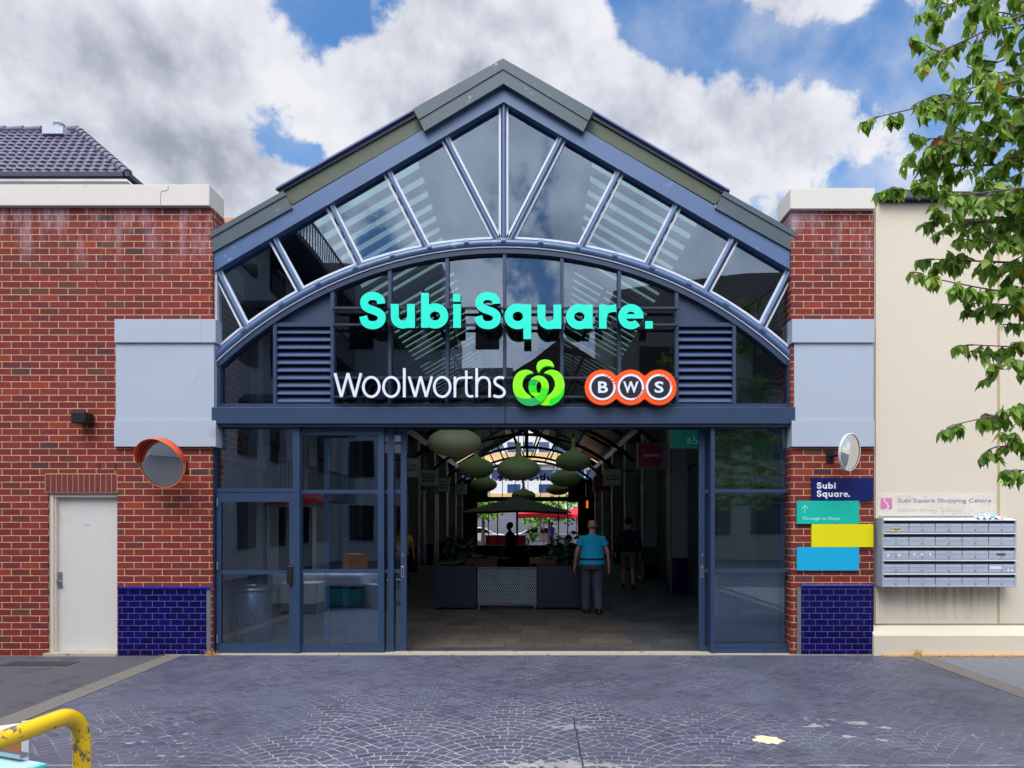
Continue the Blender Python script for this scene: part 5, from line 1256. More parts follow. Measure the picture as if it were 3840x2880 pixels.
# ================================================================ people
skin = mat('skin', (196, 142, 118), .55, var=.04)
def person(label, J, cols, loc, heading=0, hair=True, shorts=False, sleeve=.45, belly=1.0, skirt=False):
    root = thing('person', label, 'person', (0, 0, 0))
    # J: joint positions; body grown by a skin modifier rooted at the pelvis
    bm = bmesh.new(); L = bm.verts.layers.skin.verify()
    V = {}
    def v(n, p, r):
        q = bm.verts.new(p); q[L].radius = (r, r); V[n] = q; return q
    def e(*names):
        for a, b in zip(names, names[1:]): bm.edges.new((V[a], V[b]))
    P = {k: Vector(x) for k, x in J.items()}
    v('pel', P['pel'], .115); v('sp', P['pel'].lerp(P['chest'], .5), .11); v('ch', P['chest'], .098); v('nb', P['neck'], .065)
    hd = P['head']; v('nk', P['neck'].lerp(hd, .45), .055); v('h1', hd+Vector((0, 0, -.035)), .072); v('h2', hd+Vector((0, -.005, .05)), .088); v('h3', hd+Vector((0, -.005, .105)), .06)
    v('nose', hd+Vector((0, .105, .0)), .014); v('chin', hd+Vector((0, .055, -.085)), .03)
    e('pel', 'sp', 'ch', 'nb', 'nk', 'h1', 'h2', 'h3'); e('h1', 'nose'); e('h1', 'chin')
    for s in 'lr':
        sg_ = -1 if s == 'l' else 1
        v('ear'+s, hd+Vector((sg_*.088, -.01, .0)), .016); e('h1', 'ear'+s)
        v('sh'+s, P['sh'+s], .050); v('el'+s, P['el'+s], .043); v('wr'+s, P['wr'+s], .029); e('ch', 'sh'+s, 'el'+s, 'wr'+s)
        d = (P['wr'+s]-P['el'+s]).normalized(); side = Vector((0, 1, 0)) if abs(d.y) < .8 else Vector((0, 0, 1)); nrm = d.cross(side).normalized(); side = nrm.cross(d).normalized()
        v('pa'+s, P['wr'+s]+d*.055, .030); e('wr'+s, 'pa'+s)
        for i, (off, ln) in enumerate(((-.032, .066), (-.011, .078), (.011, .074), (.031, .058))):
            a = P['wr'+s]+d*.10+side*off; b = a+d*ln*.5-nrm*sg_*.010; c = b+d*ln*.4-nrm*sg_*.022
            v(f'f{s}{i}a', a, .0095); v(f'f{s}{i}b', b, .0088); v(f'f{s}{i}c', c, .0078); e('pa'+s, f'f{s}{i}a', f'f{s}{i}b', f'f{s}{i}c')
        a = P['wr'+s]+d*.045+side*.045; b = a+d*.035+side*.018; v('t'+s+'a', a, .012); v('t'+s+'b', b, .0095); e('pa'+s, 't'+s+'a', 't'+s+'b')
        v('hip'+s, P['hip'+s], .082); v('kn'+s, P['kn'+s], .060); v('an'+s, P['an'+s], .038); v('he'+s, P['an'+s]+Vector((0, -.03, -.045)), .03); v('to'+s, P['an'+s]+Vector((0, .15, -.055)), .032)
        e('pel', 'hip'+s, 'kn'+s, 'an'+s, 'to'+s)
        bm.edges.new((V['an'+s], V['he'+s]))
    V['pel'][L].use_root = True
    me = bpy.data.meshes.new('body'); bm.to_mesh(me); bm.free(); me.materials.append(cols['skin'])
    o = bpy.data.objects.new('body', me); COL.objects.link(o); o.parent = root
    sk = o.modifiers.new('skin', 'SKIN'); sk.use_smooth_shade = True; sb = o.modifiers.new('sub', 'SUBSURF'); sb.levels = 1; sb.render_levels = 1
    # shirt: lofted torso with sleeves
    m_ = MB(); pl, ch, nk = P['pel'], P['chest'], P['neck']; bl = belly
    def ring(t_, rx, ry): c = pl.lerp(ch, t_) if t_ <= 1 else ch.lerp(nk, t_-1); return (c.x, c.y, c.z, rx, ry)
    m_.loft([ring(-.12, .185*bl, .15*bl), ring(.1, .178*bl, .148*bl), ring(.45, .175*bl, .14*bl), ring(.8, .195, .138), ring(1.1, .205, .132), ring(1.45, .185, .118), ring(1.75, .11, .092), ring(1.95, .078, .075)], 20)
    for s in 'lr':
        a, b = P['sh'+s], P['el'+s]; q = a.lerp(b, sleeve) if sleeve < 1 else P['el'+s].lerp(P['wr'+s], sleeve-1)
        pts_ = [P['chest'].lerp(a, .55)+Vector((0, 0, .03)), a, a.lerp(b, .5), q] if sleeve < 1 else [P['chest'].lerp(a, .55)+Vector((0, 0, .03)), a, a.lerp(b, .5), b, q]
        rr_ = [.075, .076, .074, .078] if sleeve < 1 else [.085, .076, .066, .056, .042]
        if sleeve < .5: pts_ = [pts_[0], pts_[1], a.lerp(b, sleeve*.5), q]
        m_.tube([tuple(p) for p in pts_], rr_, 14)
    put(m_, 'shirt', cols['shirt'], root)
    m_ = MB(); c = P['pel']; lg_ = 1+(belly-1)*.65
    m_.loft([(c.x, c.y, c.z-.13, .16*bl, .13*bl), (c.x, c.y, c.z-.04, .178*bl, .145*bl), (c.x, c.y, c.z+.05, .172*bl, .14*bl)], 20)
    for s in 'lr':
        a, k_, b = P['hip'+s], P['kn'+s], P['an'+s]
        if shorts: m_.tube([tuple(a+Vector((0, 0, .03))), tuple(a.lerp(k_, .5)), tuple(a.lerp(k_, .93))], [.105, .098, .095], 14)
        else: m_.tube([tuple(a+Vector((0, 0, .03))), tuple(a.lerp(k_, .5)), tuple(k_), tuple(k_.lerp(b, .5)), tuple(b+Vector((0, 0, -.01)))], [.105*lg_, .094*lg_, .080*lg_, .072*lg_, .066*lg_], 14)
    put(m_, 'trousers' if not shorts else 'shorts', cols['legs'], root)
    m_ = MB().loft([(c.x, c.y, c.z+.035, .181*bl, .149*bl), (c.x, c.y, c.z+.07, .181*bl, .149*bl)], 20, caps=False); put(m_, 'belt', black, root)
    for s in 'lr':
        b = P['an'+s]; m_ = MB(); m_.loft([(b.x, b.y+.045, b.z-.085, .052, .14), (b.x, b.y+.05, b.z-.05, .054, .14), (b.x, b.y+.02, b.z-.02, .047, .095), (b.x, b.y, b.z+.03, .045, .05)], 14); put(m_, 'shoe', black, root)
    hm = MB(); 
    if hair:
        hm.ball(tuple(hd+Vector((0, -.025, .055))), (.098, .105, .10), 16, 10); put(hm, 'hair', cols['hair'], root)
    else:
        hm.tube([tuple(hd+Vector((math.cos(q)*.080, math.sin(q)*.082-.008, -.01))) for q in [R(190+160*i/12) for i in range(13)]], .016, 6); put(hm, 'hair', cols['hair'], root)
    fm = MB()
    for sg_ in (-1, 1): fm.ball(tuple(hd+Vector((sg_*.032, .076, .03))), .011, 8, 6)
    put(fm, 'eyes', mat('eye_dark', (40, 34, 30), .2), root)
    put(MB().ball(tuple(hd+Vector((0, .082, -.045))), (.024, .008, .006), 8, 6), 'mouth', mat('lip', (150, 80, 74), .5), root)
    root.location = loc; root.rotation_euler = (0, 0, heading); return root
def walk(st=.12, arm=.08, h=1.0):
    J = dict(pel=(0, 0, .97), chest=(0, .0, 1.33), neck=(0, .01, 1.50), head=(0, .035, 1.645), shl=(-.195, 0, 1.385), shr=(.195, 0, 1.385), ell=(-.29, -.03+arm*.3, 1.14), elr=(.29, -.03-arm*.3, 1.14), wrl=(-.315, .04+arm, .90), wrr=(.315, .04-arm, .90),
             hipl=(-.095, 0, .90), hipr=(.095, 0, .90), knl=(-.105, st*.7, .50), knr=(.105, -st*.1, .50), anl=(-.105, st, .095), anr=(.11, -st*1.2, .105))
    return {k: tuple(c*h for c in v) for k, v in J.items()}
def sit():
    return dict(pel=(0, 0, .58), chest=(0, .02, .93), neck=(0, .04, 1.10), head=(0, .08, 1.24), shl=(-.185, .02, 1.02), shr=(.185, .02, 1.02), ell=(-.24, .08, .78), elr=(.24, .08, .78), wrl=(-.17, .32, .80), wrr=(.17, .32, .80),
                hipl=(-.095, .06, .52), hipr=(.095, .06, .52), knl=(-.11, .46, .50), knr=(.11, .46, .50), anl=(-.11, .46, .09), anr=(.11, .50, .09))
C = lambda n, c: mat(n, c, .85, var=.18, nscale=9, bump=1.0, bscale=11)
Y1 = 12.76-D0
person('man in a bright cyan polo shirt and grey trousers walking into the arcade', walk(.10, .04, 1.0), dict(skin=skin, shirt=C('cyan_polo', (24, 170, 214)), legs=C('dark_grey_trousers', (78, 76, 92)), hair=C('grey_hair', (150, 140, 132))), (X(1279, Y1), Y1, .004), R(2), hair=False, belly=1.32)
Y2 = 17.55-D0
person('man in a navy top and khaki shorts walking, on the right of the arcade', walk(.16, -.1, 1.03), dict(skin=skin, shirt=C('navy_top', (20, 22, 44)), legs=C('khaki_shorts', (120, 108, 84)), hair=C('dark_hair', (30, 26, 24))), (X(1357, Y2), Y2, .004), R(-4), shorts=True, sleeve=1.9)
tag(put(MB().box(X(1290, Y2+.1)-.0, X(1318, Y2+.1), Y2+.1, Y2+.25, .92, 1.22).tube([(X(1296, Y2), Y2+.17, 1.22), (X(1304, Y2), Y2+.17, 1.36), (X(1312, Y2), Y2+.17, 1.22)], .01, 6), 'shopping_bag', mat('dull_red_bag', (120, 20, 40), .7), bevel=.02), 'dull red shopping bag carried beside the man in navy', 'bag')
Y3 = 17.4-D0
person('person in a bright yellow T-shirt half hidden by the left door stile', walk(.1, .1, .95), dict(skin=skin, shirt=C('yellow_tee', (232, 190, 24)), legs=C('black_trousers', (18, 18, 22)), hair=C('dark_hair', (30, 26, 24))), (X(868, Y3), Y3, .004), R(10))
person('seated cafe customer in dark clothes left of the umbrella pole', sit(), dict(skin=skin, shirt=C('charcoal_shirt', (44, 40, 44)), legs=C('black_trousers', (18, 18, 22)), hair=C('dark_hair', (30, 26, 24))), (-1.8, 9.45, .0), R(-60))
person('seated cafe customer in a tan jacket on the far right of the cafe', sit(), dict(skin=skin, shirt=C('tan_jacket', (150, 116, 70)), legs=C('black_trousers', (18, 18, 22)), hair=C('dark_hair', (30, 26, 24))), (.95, 9.35, .0), R(60))

# dark cafe fittings, added to close off the bright floor behind the screen
cc_ = thing('cafe_counter', 'low dark timber cafe counter beyond the umbrella pole', 'counter', (-.4, 13.5, 0))
dkw = mat('very_dark_timber', (34, 28, 26), .7, var=.25, nscale=6)
put(MB().box(-2.5, 1.5, 13.2, 13.8, 0, .92), 'counter_front', dkw, cc_); put(MB().box(-2.55, 1.55, 13.15, 13.85, .92, .97), 'counter_top', dkw, cc_, bevel=.01)
tb = thing('dark_backing_bench', 'long dark bench added as backing directly behind the perforated screen', 'bench', (-.55, 5.6, 0))  # added backing, so the holes of the screen look dark
put(MB().box(-1.45, .25, 5.3, 5.8, .40, .46), 'seat', dkw, tb, bevel=.01); put(MB().box(-1.45, .25, 5.26, 5.30, .14, .80), 'backrest', dkw, tb); put(MB().box(-1.40, -1.3, 5.3, 5.8, 0, .4), 'leg', dkw, tb); put(MB().box(.1, .2, 5.3, 5.8, 0, .4), 'leg', dkw, tb)
for k, (px, py_, lb2) in enumerate(((-1.05, 8.3, 'dark leafy pot plant left of the umbrella pole'), (-.25, 12.4, 'dark leafy pot plant in front of the cafe counter'), (1.0, 12.2, 'dark leafy pot plant at the right end of the cafe counter'), (-2.1, 12.0, 'dark leafy pot plant at the left end of the cafe counter'))):
    pr = plant('pot_plant', lb2, 'plant', px, py_, .38, .62 if k else .5, .34, 15, .22, .12, leafd, 5, group='pot plants in the cafe')
    put(MB().lathe([(.001, 0), (.13, .0), (.17, .38), (.15, .39), (.14, .36), (.001, .36)], (px, py_, 0), 20), 'pot', navy, pr)
person('standing cafe waiter in black behind the round tables', walk(.04, .05, .96), dict(skin=skin, shirt=C('black_shirt', (24, 22, 26)), legs=C('black_trousers', (18, 18, 22)), hair=C('dark_hair', (30, 26, 24))), (-.75, 12.2, .0), R(70))
# shopping trolley
YT = 19.4-D0
tr_ = thing('shopping_trolley', 'green shopping trolley parked on the right beyond the man in navy', 'trolley', (X(1404, YT), YT, 0))
xa, xb = X(1386, YT), X(1422, YT); wire = mat('green_wire', (20, 60, 44), .5)
m_ = MB()
for z in (.58, .68, .78, .88, .98): m_.tube([(xa, YT, z), (xb, YT, z), (xb, YT+.8, z), (xa, YT+.8, z)], .008, 5, closed=True)
for i in range(8):
    x = xa+(xb-xa)*i/7; m_.tube([(x, YT, .58), (x, YT, .98)], .005, 4); m_.tube([(x, YT, .58), (x, YT+.8, .58)], .005, 4)
m_.box(xa, xb, YT, YT+.01, .6, .97)
put(m_, 'basket', wire, tr_)
put(MB().tube([(xa, YT-.08, 1.02), (xb, YT-.08, 1.02)], .018, 8), 'handle', mat('trolley_handle_green', (20, 110, 70), .5), tr_)
m_ = MB()
for x in (xa, xb): m_.tube([(x, YT-.08, 1.02), (x, YT, .95), (x, YT+.05, .55), (x, YT+.7, .18), (x, YT+.75, .12)], .012, 6); m_.tube([(x, YT+.75, .14), (x, YT+.05, .14)], .012, 6)
put(m_, 'frame', steel, tr_)
for x in (xa, xb):
    for y in (YT+.08, YT+.72): put(MB().tube([(x-.012, y, .062), (x+.012, y, .062)], .06, 14), 'wheel', black, tr_)

# perforated bin and red-topped kiosk behind the left glass
YB = .88; xbn = X(542.5, YB+.2)
bn_ = thing('litter_bin', 'perforated metal bin with shiny dome rim behind the left hinged door', 'bin', (xbn, YB+.27, 0))
def dots_mat():
    m = bpy.data.materials.new('dotted_bin_metal'); m.use_nodes = True; q = NT(m.node_tree); b = m.node_tree.nodes['Principled BSDF']
    oc = q.node('ShaderNodeTexCoord').outputs['Object']; sp = q.node('ShaderNodeSeparateXYZ', {0: oc})
    a = q.m('MULTIPLY', q.m('ARCTAN2', q.m('SUBTRACT', sp.outputs[1], YB+.27), q.m('SUBTRACT', sp.outputs[0], xbn)), .27/.085); v = q.m('DIVIDE', sp.outputs[2], .075)
    a = q.m('ADD', a, q.m('MULTIPLY', q.m('FLOORED_MODULO', q.m('FLOOR', v), 2.0), .5))
    fu = q.m('SUBTRACT', q.m('FRACT', a), .5); fv = q.m('SUBTRACT', q.m('FRACT', v), .5)
    d = q.m('SQRT', q.m('ADD', q.m('MULTIPLY', fu, fu), q.m('MULTIPLY', fv, fv)))
    q.put(b.inputs['Base Color'], q.mix(q.m('LESS_THAN', d, .12), lin((100, 116, 146)), (.004, .004, .006, 1))); b.inputs['Roughness'].default_value = .35; b.inputs['Metallic'].default_value = .4; return m
put(MB().lathe([(.25, .01), (.265, .03), (.265, .72), (.25, .73), (.24, .5)], (xbn, YB+.27, 0), 36), 'bin_body', dots_mat(), bn_)
put(MB().lathe([(.275, .72), (.285, .735), (.28, .76), (.22, .79), (.14, .80), (.13, .79), (.13, .6)], (xbn, YB+.27, 0), 36), 'bin_rim', steel, bn_)
YK = 2.6
ks = thing('kiosk', 'pale kiosk cabinet with a red top seen through the left doors', 'kiosk', (X(625, YK), YK+.4, 0))
a, b = X(570, YK), X(688, YK)
put(MB().box(a+.05, b-.05, YK, YK+.8, .35, Z(1086, YK)), 'cabinet', mat('pale_kiosk_panel', (178, 176, 170), .5), ks, bevel=.01)
put(MB().box(a+.05, b-.05, YK+.05, YK+.75, .005, .35), 'kiosk_base', black, ks)
m_ = MB(); zt = Z(1064, YK); zb_ = Z(1088, YK); m_.prism([(a, zb_), (b, zb_), (b-.04, zt), (a+.06, zt)], YK-.06, YK+.86); put(m_, 'red_top', mat('red_kiosk_top', (220, 44, 34), .4), ks)
put(MB().box(a+.25, b-.1, YK-.006, YK, .9, Z(1095, YK)), 'kiosk_screen', sg, ks)
# white columns just inside the left glass
wc = mat('pale_inner_column', (138, 142, 150), .6)
def icol(label, x0, x1, y, zt):
    r = thing('render_column', label, 'column', ((x0+x1)/2, y+.15, 0)); put(MB().box(x0, x1, y, y+.3, .9, zt), 'shaft', wc, r); put(MB().box(x0-.04, x1+.04, y-.04, y+.34, 2.55, 2.8), 'band', wc, r, bevel=.004); put(MB().box(x0+.005, x1-.005, y+.005, y+.295, .004, .9), 'tiled_foot', tile, r)
icol('pale rendered column with tiled foot inside the left hinged door', X(512, 2.0), X(552, 2.0), 2.0, 4.8)
icol('pale rendered column with tiled foot inside the right glass screen', X(1598, 2.6), X(1650, 2.6), 2.6, 4.8)
# green banner inside the right screen
gb = thing('hanging_banner', 'green banner with scribbled white lines, behind the right glass screen', 'banner', (X(1640, 1.6), 1.6, 2.6))
a = X(1583, 2.6); b = X(1682, 1.2)
m_ = MB(); m_.add([(X(1590, 2.9), 2.9, 2.62), (X(1682, 1.5), 1.5, 2.66), (X(1682, 1.5), 1.5, 3.03), (X(1590, 2.9), 2.9, 2.98), (X(1590, 2.9), 2.93, 2.62), (X(1682, 1.5), 1.53, 2.66), (X(1682, 1.5), 1.53, 3.03), (X(1590, 2.9), 2.93, 2.98)], [(0, 1, 2, 3), (7, 6, 5, 4), (0, 4, 5, 1), (3, 2, 6, 7), (0, 3, 7, 4), (1, 5, 6, 2)])
put(m_, 'banner_cloth', mat('green_banner', (0, 150, 118), .6), gb)
m_ = MB(); m_.tube([(X(1590, 2.9), 2.9, 3.0), (X(1590, 2.9), 2.9, 5.0)], .006, 4); m_.tube([(X(1682, 1.5), 1.5, 3.0), (X(1682, 1.5), 1.5, 5.2)], .006, 4); put(m_, 'hanging_wire', steel, gb)
# ================================================================ street beyond the rear gable
YR = 44.0
fb2 = thing('rear_street_building', 'pale building with blue windows and sandy band seen through the rear gable', 'building', (0, YR, 0))
bw = mat('pale_facade', (206, 208, 210), .7); sand = mat('sandy_brick_band', (204, 172, 120), .8, var=.2, nscale=8); win = mat('blue_window_glass', (52, 70, 110), .15)
put(MB().box(-16, 16, YR, YR+6, 0, 14), 'wall', bw, fb2)
def dz(py): return Z(py, YR)
def dxx(px): return X(px, YR)
put(MB().box(-16, 16, YR-.12, YR, dz(998), dz(979)), 'sand_band', sand, fb2); put(MB().box(-16, 16, YR-.5, YR-.12, dz(1004), dz(998.5)), 'white_ledge', mat('white_ledge', (228, 228, 230), .6), fb2)
put(MB().box(-16, 16, YR-.1, YR, dz(1085), dz(1066)), 'sand_base', sand, fb2)
for i, px in enumerate(range(960, 1360, 34)):
    put(MB().box(dxx(px), dxx(px+22), YR-.06, YR, dz(976), dz(955)), 'window', win, fb2)
    if i % 2 == 0: put(MB().box(dxx(px), dxx(px+28), YR-.06, YR, dz(1064), dz(1046)), 'window', win, fb2)
    put(MB().box(dxx(px), dxx(px+30), YR-.055, YR, dz(1035), dz(1015)), 'window', win, fb2)
put(MB().box(-16, 16, YR-.05, YR, 0, 2.6), 'shopfront', mat('grey_shopfront', (110, 112, 124), .4), fb2)
redc = mat('red_canvas', (226, 26, 58), .7)
ru1 = umbrella('cafe_umbrella', 'bright red cafe umbrella with white words beyond the rear doors', X(1180, 26), 31.8+3.0, 2.72+.0, 2.25, 1.75, redc, pole=redc, val=.22, words=[('CAFE', -.55, -.1), ('CAKE', .1, .55)], group='red cafe umbrellas')
ru2 = umbrella('cafe_umbrella', 'second red cafe umbrella, at the right edge of the rear opening', X(1255, 26)+.4, 31.8+4.5, 2.72, 2.2, 1.4, redc, pole=redc, val=.2, group='red cafe umbrellas')
gleaf = mat('bright_green_foliage', (112, 168, 34), .6, var=.3, nscale=3)
def round_tree(label, x, y, zc, r, n=700, L=.32):
    t_ = thing('street_tree', label, 'tree', (x, y, 0), 'street trees beyond the arcade'); put(MB().tube([(x, y, 0), (x+.05, y, zc*.6), (x-.1, y, zc)], [.14, .11, .05], 8), 'trunk', stemm, t_); ml = MB()
    cl = [(x+rnd.uniform(-r, r)*.8, y+rnd.uniform(-r, r)*.7, zc+rnd.uniform(-r, r)*.6) for _ in range(12)]
    for j in range(n):
        c = rnd.choice(cl); d = Vector((rnd.gauss(0, 1), rnd.gauss(0, 1), rnd.gauss(0, .7))); d = d.normalized()*r*.5*rnd.uniform(.5, 1)
        M = Matrix.Translation(Vector(c)+d) @ Matrix.Rotation(rnd.uniform(0, 6.3), 4, 'Z') @ Matrix.Rotation(rnd.uniform(-1, 1), 4, 'Y') @ Matrix.Rotation(rnd.uniform(-1, 1), 4, 'X')
        v, f = leaf_verts(M, L*rnd.uniform(.6, 1.1), L*.6); ml.add(v, f)
    put(ml, 'crown', gleaf, t_)
round_tree('bright green street tree on the left beyond the rear doors', -3.6, 38.5, 2.9, 1.5); round_tree('bright green street tree behind the red umbrella', 1.0, 39, 2.6, 1.5); round_tree('bright green street tree at the right of the rear opening', 3.6, 38.5, 2.7, 1.4)
def car(label, x, y, col):
    r = thing('parked_car', label, 'car', (x, y, 0), 'cars parked in the rear street'); cm = mat('car_paint_%d' % col[0], col, .25, metal=.3, coat=.6, var=0)
    side = [(-2.1, .35), (2.1, .35), (2.15, .7), (1.9, .88), (1.15, .95), (.5, 1.38), (-.8, 1.42), (-1.6, 1.0), (-2.1, .92)]
    m_ = MB().prism([(x+a, b) for a, b in side], y, y+1.7); put(m_, 'body', cm, r, bevel=.06)
    put(MB().prism([(x+a, b) for a, b in [(-1.35, .98), (1.0, .98), (.48, 1.32), (-.75, 1.36)]], y-.012, y+1.712), 'window', sg, r)
    for a in (-1.3, 1.35):
        w_ = put(MB().tube([(x+a, y-.03, .33), (x+a, y+.2, .33)], .33, 20), 'wheel', black, r); put(MB().tube([(x+a, y-.04, .33), (x+a, y-.025, .33)], .2, 16), 'rim', steel, w_)
    put(MB().box(x+2.08, x+2.17, y+.1, y+.4, .6, .72), 'headlight', white, r); put(MB().box(x-2.13, x-2.05, y+.1, y+.4, .72, .84), 'tail_light', redc, r)
car('silver grey car parked in the rear street', .6, 40.6, (170, 176, 184)); car('white car parked at the left of the rear street', -4.2, 41.5, (226, 228, 230))
person('person in a bright blue top standing beyond the rear doors', walk(.05, .02, .98), dict(skin=skin, shirt=C('bright_blue_top', (24, 80, 200)), legs=C('black_trousers', (18, 18, 22)), hair=C('dark_hair', (30, 26, 24))), (X(1203, 24.5), 33.6, 0), R(120))
# leaning white strut and banner pole, cafe hedge and barrier
tag(put(MB().tube([(X(1164, 27), 36, .6), (X(1176, 27), 36, 2.6)], .09, 8), 'leaning_strut', mat('white_paint', (226, 228, 230), .5)), 'leaning white strut beside the red umbrella pole', 'post')
r = thing('cafe_barrier', 'low crimson cafe barrier across the rear doors', 'barrier', (-.8, 31.6, 0))
put(MB().box(X(1019, 22.8), X(1130, 22.8), 31.58, 31.62, .25, .98), 'barrier_cloth', mat('crimson_cloth', (190, 20, 70), .7), r)
for px in (1019, 1075, 1130): put(MB().tube([(X(px, 22.8), 31.65, 0), (X(px, 22.8), 31.65, 1.02)], .025, 6), 'post', steel, r)
plant('leafy_shrub', 'bright green leafy shrub in the rear cafe seating', 'shrub', X(1150, 24), 33.0, .5, .7, .5, 26, .22, .1, gleaf, 6)
put(MB().box(-8, 8, 31.2, 43.9, -.05, -.004), 'rear_pavement', asph, kind='structure')

# ================================================================ tiled hip-roof house behind the left building
D1 = 16.0-D0
hs_ = thing('tiled_roof_house', 'house with dark purple-grey tiled hip roof rising behind the left parapet', 'house', (-13, D1+3, 0))
xe, ze = X(276, D1), Z(379, D1); run = 3.2; zr = Z(284, D1+run); xr = xe-run*1.03; x0 = -26
def rt_mat():
    m = brick_mat('grey_roof_tile', .30, 9, .0, [(0, (84, 82, 104)), (.3, (74, 72, 94)), (.6, (94, 90, 112)), (.85, (66, 62, 82))], (60, 56, 74), rough=.5, bump=.0, msize=.0, grime=False); return m
rtm = mat('purple_grey_roof_tile', (88, 85, 106), .42, var=.22, nscale=7, spec=.5, stain=((66, 60, 76), 5, .6))
m_ = MB(); NC = 13
def slope(p0, p1, q0, q1):   # eave p0-p1, ridge q0-q1: stepped courses of rounded tiles
    p0, p1, q0, q1 = map(Vector, (p0, p1, q0, q1)); nrm = (p1-p0).cross(q0-p0).normalized()
    if nrm.z < 0: nrm = -nrm
    for c in range(NC):
        ta, tb = c/NC, (c+1)/NC+.02
        a0_, a1_ = p0.lerp(q0, ta), p1.lerp(q1, ta); b0, b1 = p0.lerp(q0, min(tb, 1)), p1.lerp(q1, min(tb, 1))
        ln = (a1_-a0_).length; nt_ = max(1, int(round(ln/.23)))*4
        vs = []
        for i in range(nt_+1):
            u = i/nt_; ph = (u*ln/.23+.5*(c % 2))*2*PI; w_ = .016*math.sin(ph)+.006*math.sin(2*ph)
            pa = a0_.lerp(a1_, u); pb = b0.lerp(b1, u)
            vs += [tuple(pa+nrm*(.060+w_)), tuple(pb+nrm*(.018+w_)), tuple(pa+nrm*.0)]
        fs = []
        for i in range(nt_): k = 3*i; fs += [(k, k+3, k+4, k+1), (k+2, k+5, k+3, k)]
        m_.add(vs, fs, False)
slope((x0, D1, ze), (xe, D1, ze), (x0, D1+run, zr), (xr, D1+run, zr)); slope((xe, D1, ze), (xe, D1+2*run, ze), (xr, D1+run, zr), (xr, D1+run+.01, zr))
put(m_, 'tiled_roof', rtm, hs_)
m_ = MB()
def ridge(a, b, n):
    a, b = Vector(a), Vector(b)
    for i in range(n):
        p, q = a.lerp(b, i/n), a.lerp(b, (i+1.08)/n); m_.tube([tuple(p+Vector((0, 0, .05))), tuple(q+Vector((0, 0, .03)))], [.105, .085], 8)
ridge((xe, D1, ze), (xr, D1+run, zr), 13); ridge((xr, D1+run, zr), (x0, D1+run, zr), 26)
put(m_, 'ridge_tile', rtm, hs_)
put(MB().box(x0, xe+.02, D1-.16, D1-.02, ze-.09, ze+.01).box(xe-.02, xe+.12, D1-.16, D1+2*run, ze-.09, ze+.01), 'gutter', mat('navy_gutter', (30, 36, 58), .4), hs_)
put(MB().box(x0, xe-.45, D1+.4, D1+2*run-.4, 4, ze-.12), 'wall', raw, hs_)
put(MB().box(x0, xe-.02, D1+.02, D1+.42, ze-.22, ze-.13), 'eaves_soffit', raw, hs_)
vx = X(131, D1+run*.9)
put(MB().tube([(vx, D1+run*.88, zr-.36), (vx, D1+run*.88, zr-.04)], .10, 10).ball((vx, D1+run*.88, zr-.02), (.15, .15, .05)).box(vx-.28, vx+.28, D1+run*.80, D1+run*.9, zr-.42, zr-.22), 'roof_vent', mat('pale_vent', (176, 182, 196), .6), hs_)
# brown brick stub visible between coping and gable
tag(put(MB().box(X(470, 4), X(520, 4), 4, 5, 4, Z(470, 4)), 'chimney_block', mat('pale_orange_brick', (206, 150, 110), .8, var=.1)), 'small pale orange masonry block just behind the left coping', 'chimney')

# ================================================================ buildings across the street (seen mirrored in the glass)
apw = mat('apartment_white_render', (176, 180, 188), .8, var=.05); apd = mat('apartment_dark_grey', (92, 96, 108), .8)
ap = thing('apartment_building', 'pale rendered apartment block with balconies across the street', 'building', (-10, -24, 0))
put(MB().box(-22, -4.2, -30, -22, 0, 13.5).box(-4.2, -1.0, -29, -22.6, 0, 8.9).box(-22, -9, -22, -11, 0, 12.5), 'wall', apw, ap)
for i in range(4):
    for j in range(4):
        put(MB().box(-8.4+i*1.9, -7.3+i*1.9, -22.0, -21.93, .9+2.9*j, 2.5+2.9*j), 'window', sg, ap)
for j in range(4):
    for i in range(4): put(MB().box(-9, -8.93, -20.5+2.5*i, -19.2+2.5*i, .9+2.9*j, 2.6+2.9*j), 'window', sg, ap)
    b_ = put(MB().box(-9, -7.9, -21, -12, 2.55+2.9*j, 2.75+2.9*j), 'balcony', apd, ap)
    m_ = MB().box(-7.95, -7.9, -21, -12, 3.65+2.9*j, 3.72+2.9*j)
    for k in range(30): m_.box(-7.94, -7.91, -21+.3*k, -20.97+.3*k, 2.75+2.9*j, 3.65+2.9*j)
    put(m_, 'railing', black, b_)
br = thing('brick_warehouse', 'brown brick gabled warehouse across the street', 'building', (.5, -26, 0))
put(MB().prism([(-1.0, 0), (3.6, 0), (3.6, 8.6), (1.3, 10.2), (-1.0, 8.6)], -30, -22.2), 'wall', brick_mat('brown_brick', .24, .086, .01, [(0, (96, 66, 56)), (.4, (82, 58, 52)), (.8, (104, 76, 62))], (130, 112, 96), grime=False), br)
for i in range(2): put(MB().box(-.2+2*i, .9+2*i, -22.2, -22.12, 3.6, 5.6), 'window', sg, br)
cr2 = thing('cream_office_building', 'cream office block with curved parapet across the street', 'building', (9, -26, 0))
m_ = MB().prism([(3.6, 0), (22, 0), (22, 12.4)]+[(22-18.4*i/10, 12.4+.9*math.sin(PI*i/10)) for i in range(1, 11)], -32, -22.4); put(m_, 'wall', mat('dull_cream_render', (150, 146, 136), .8), cr2)
for i in range(5):
    for j in range(3): put(MB().box(4.8+2.6*i, 6.4+2.6*i, -22.4, -22.33, 1.2+3.4*j, 3.0+3.4*j), 'window', sg, cr2)

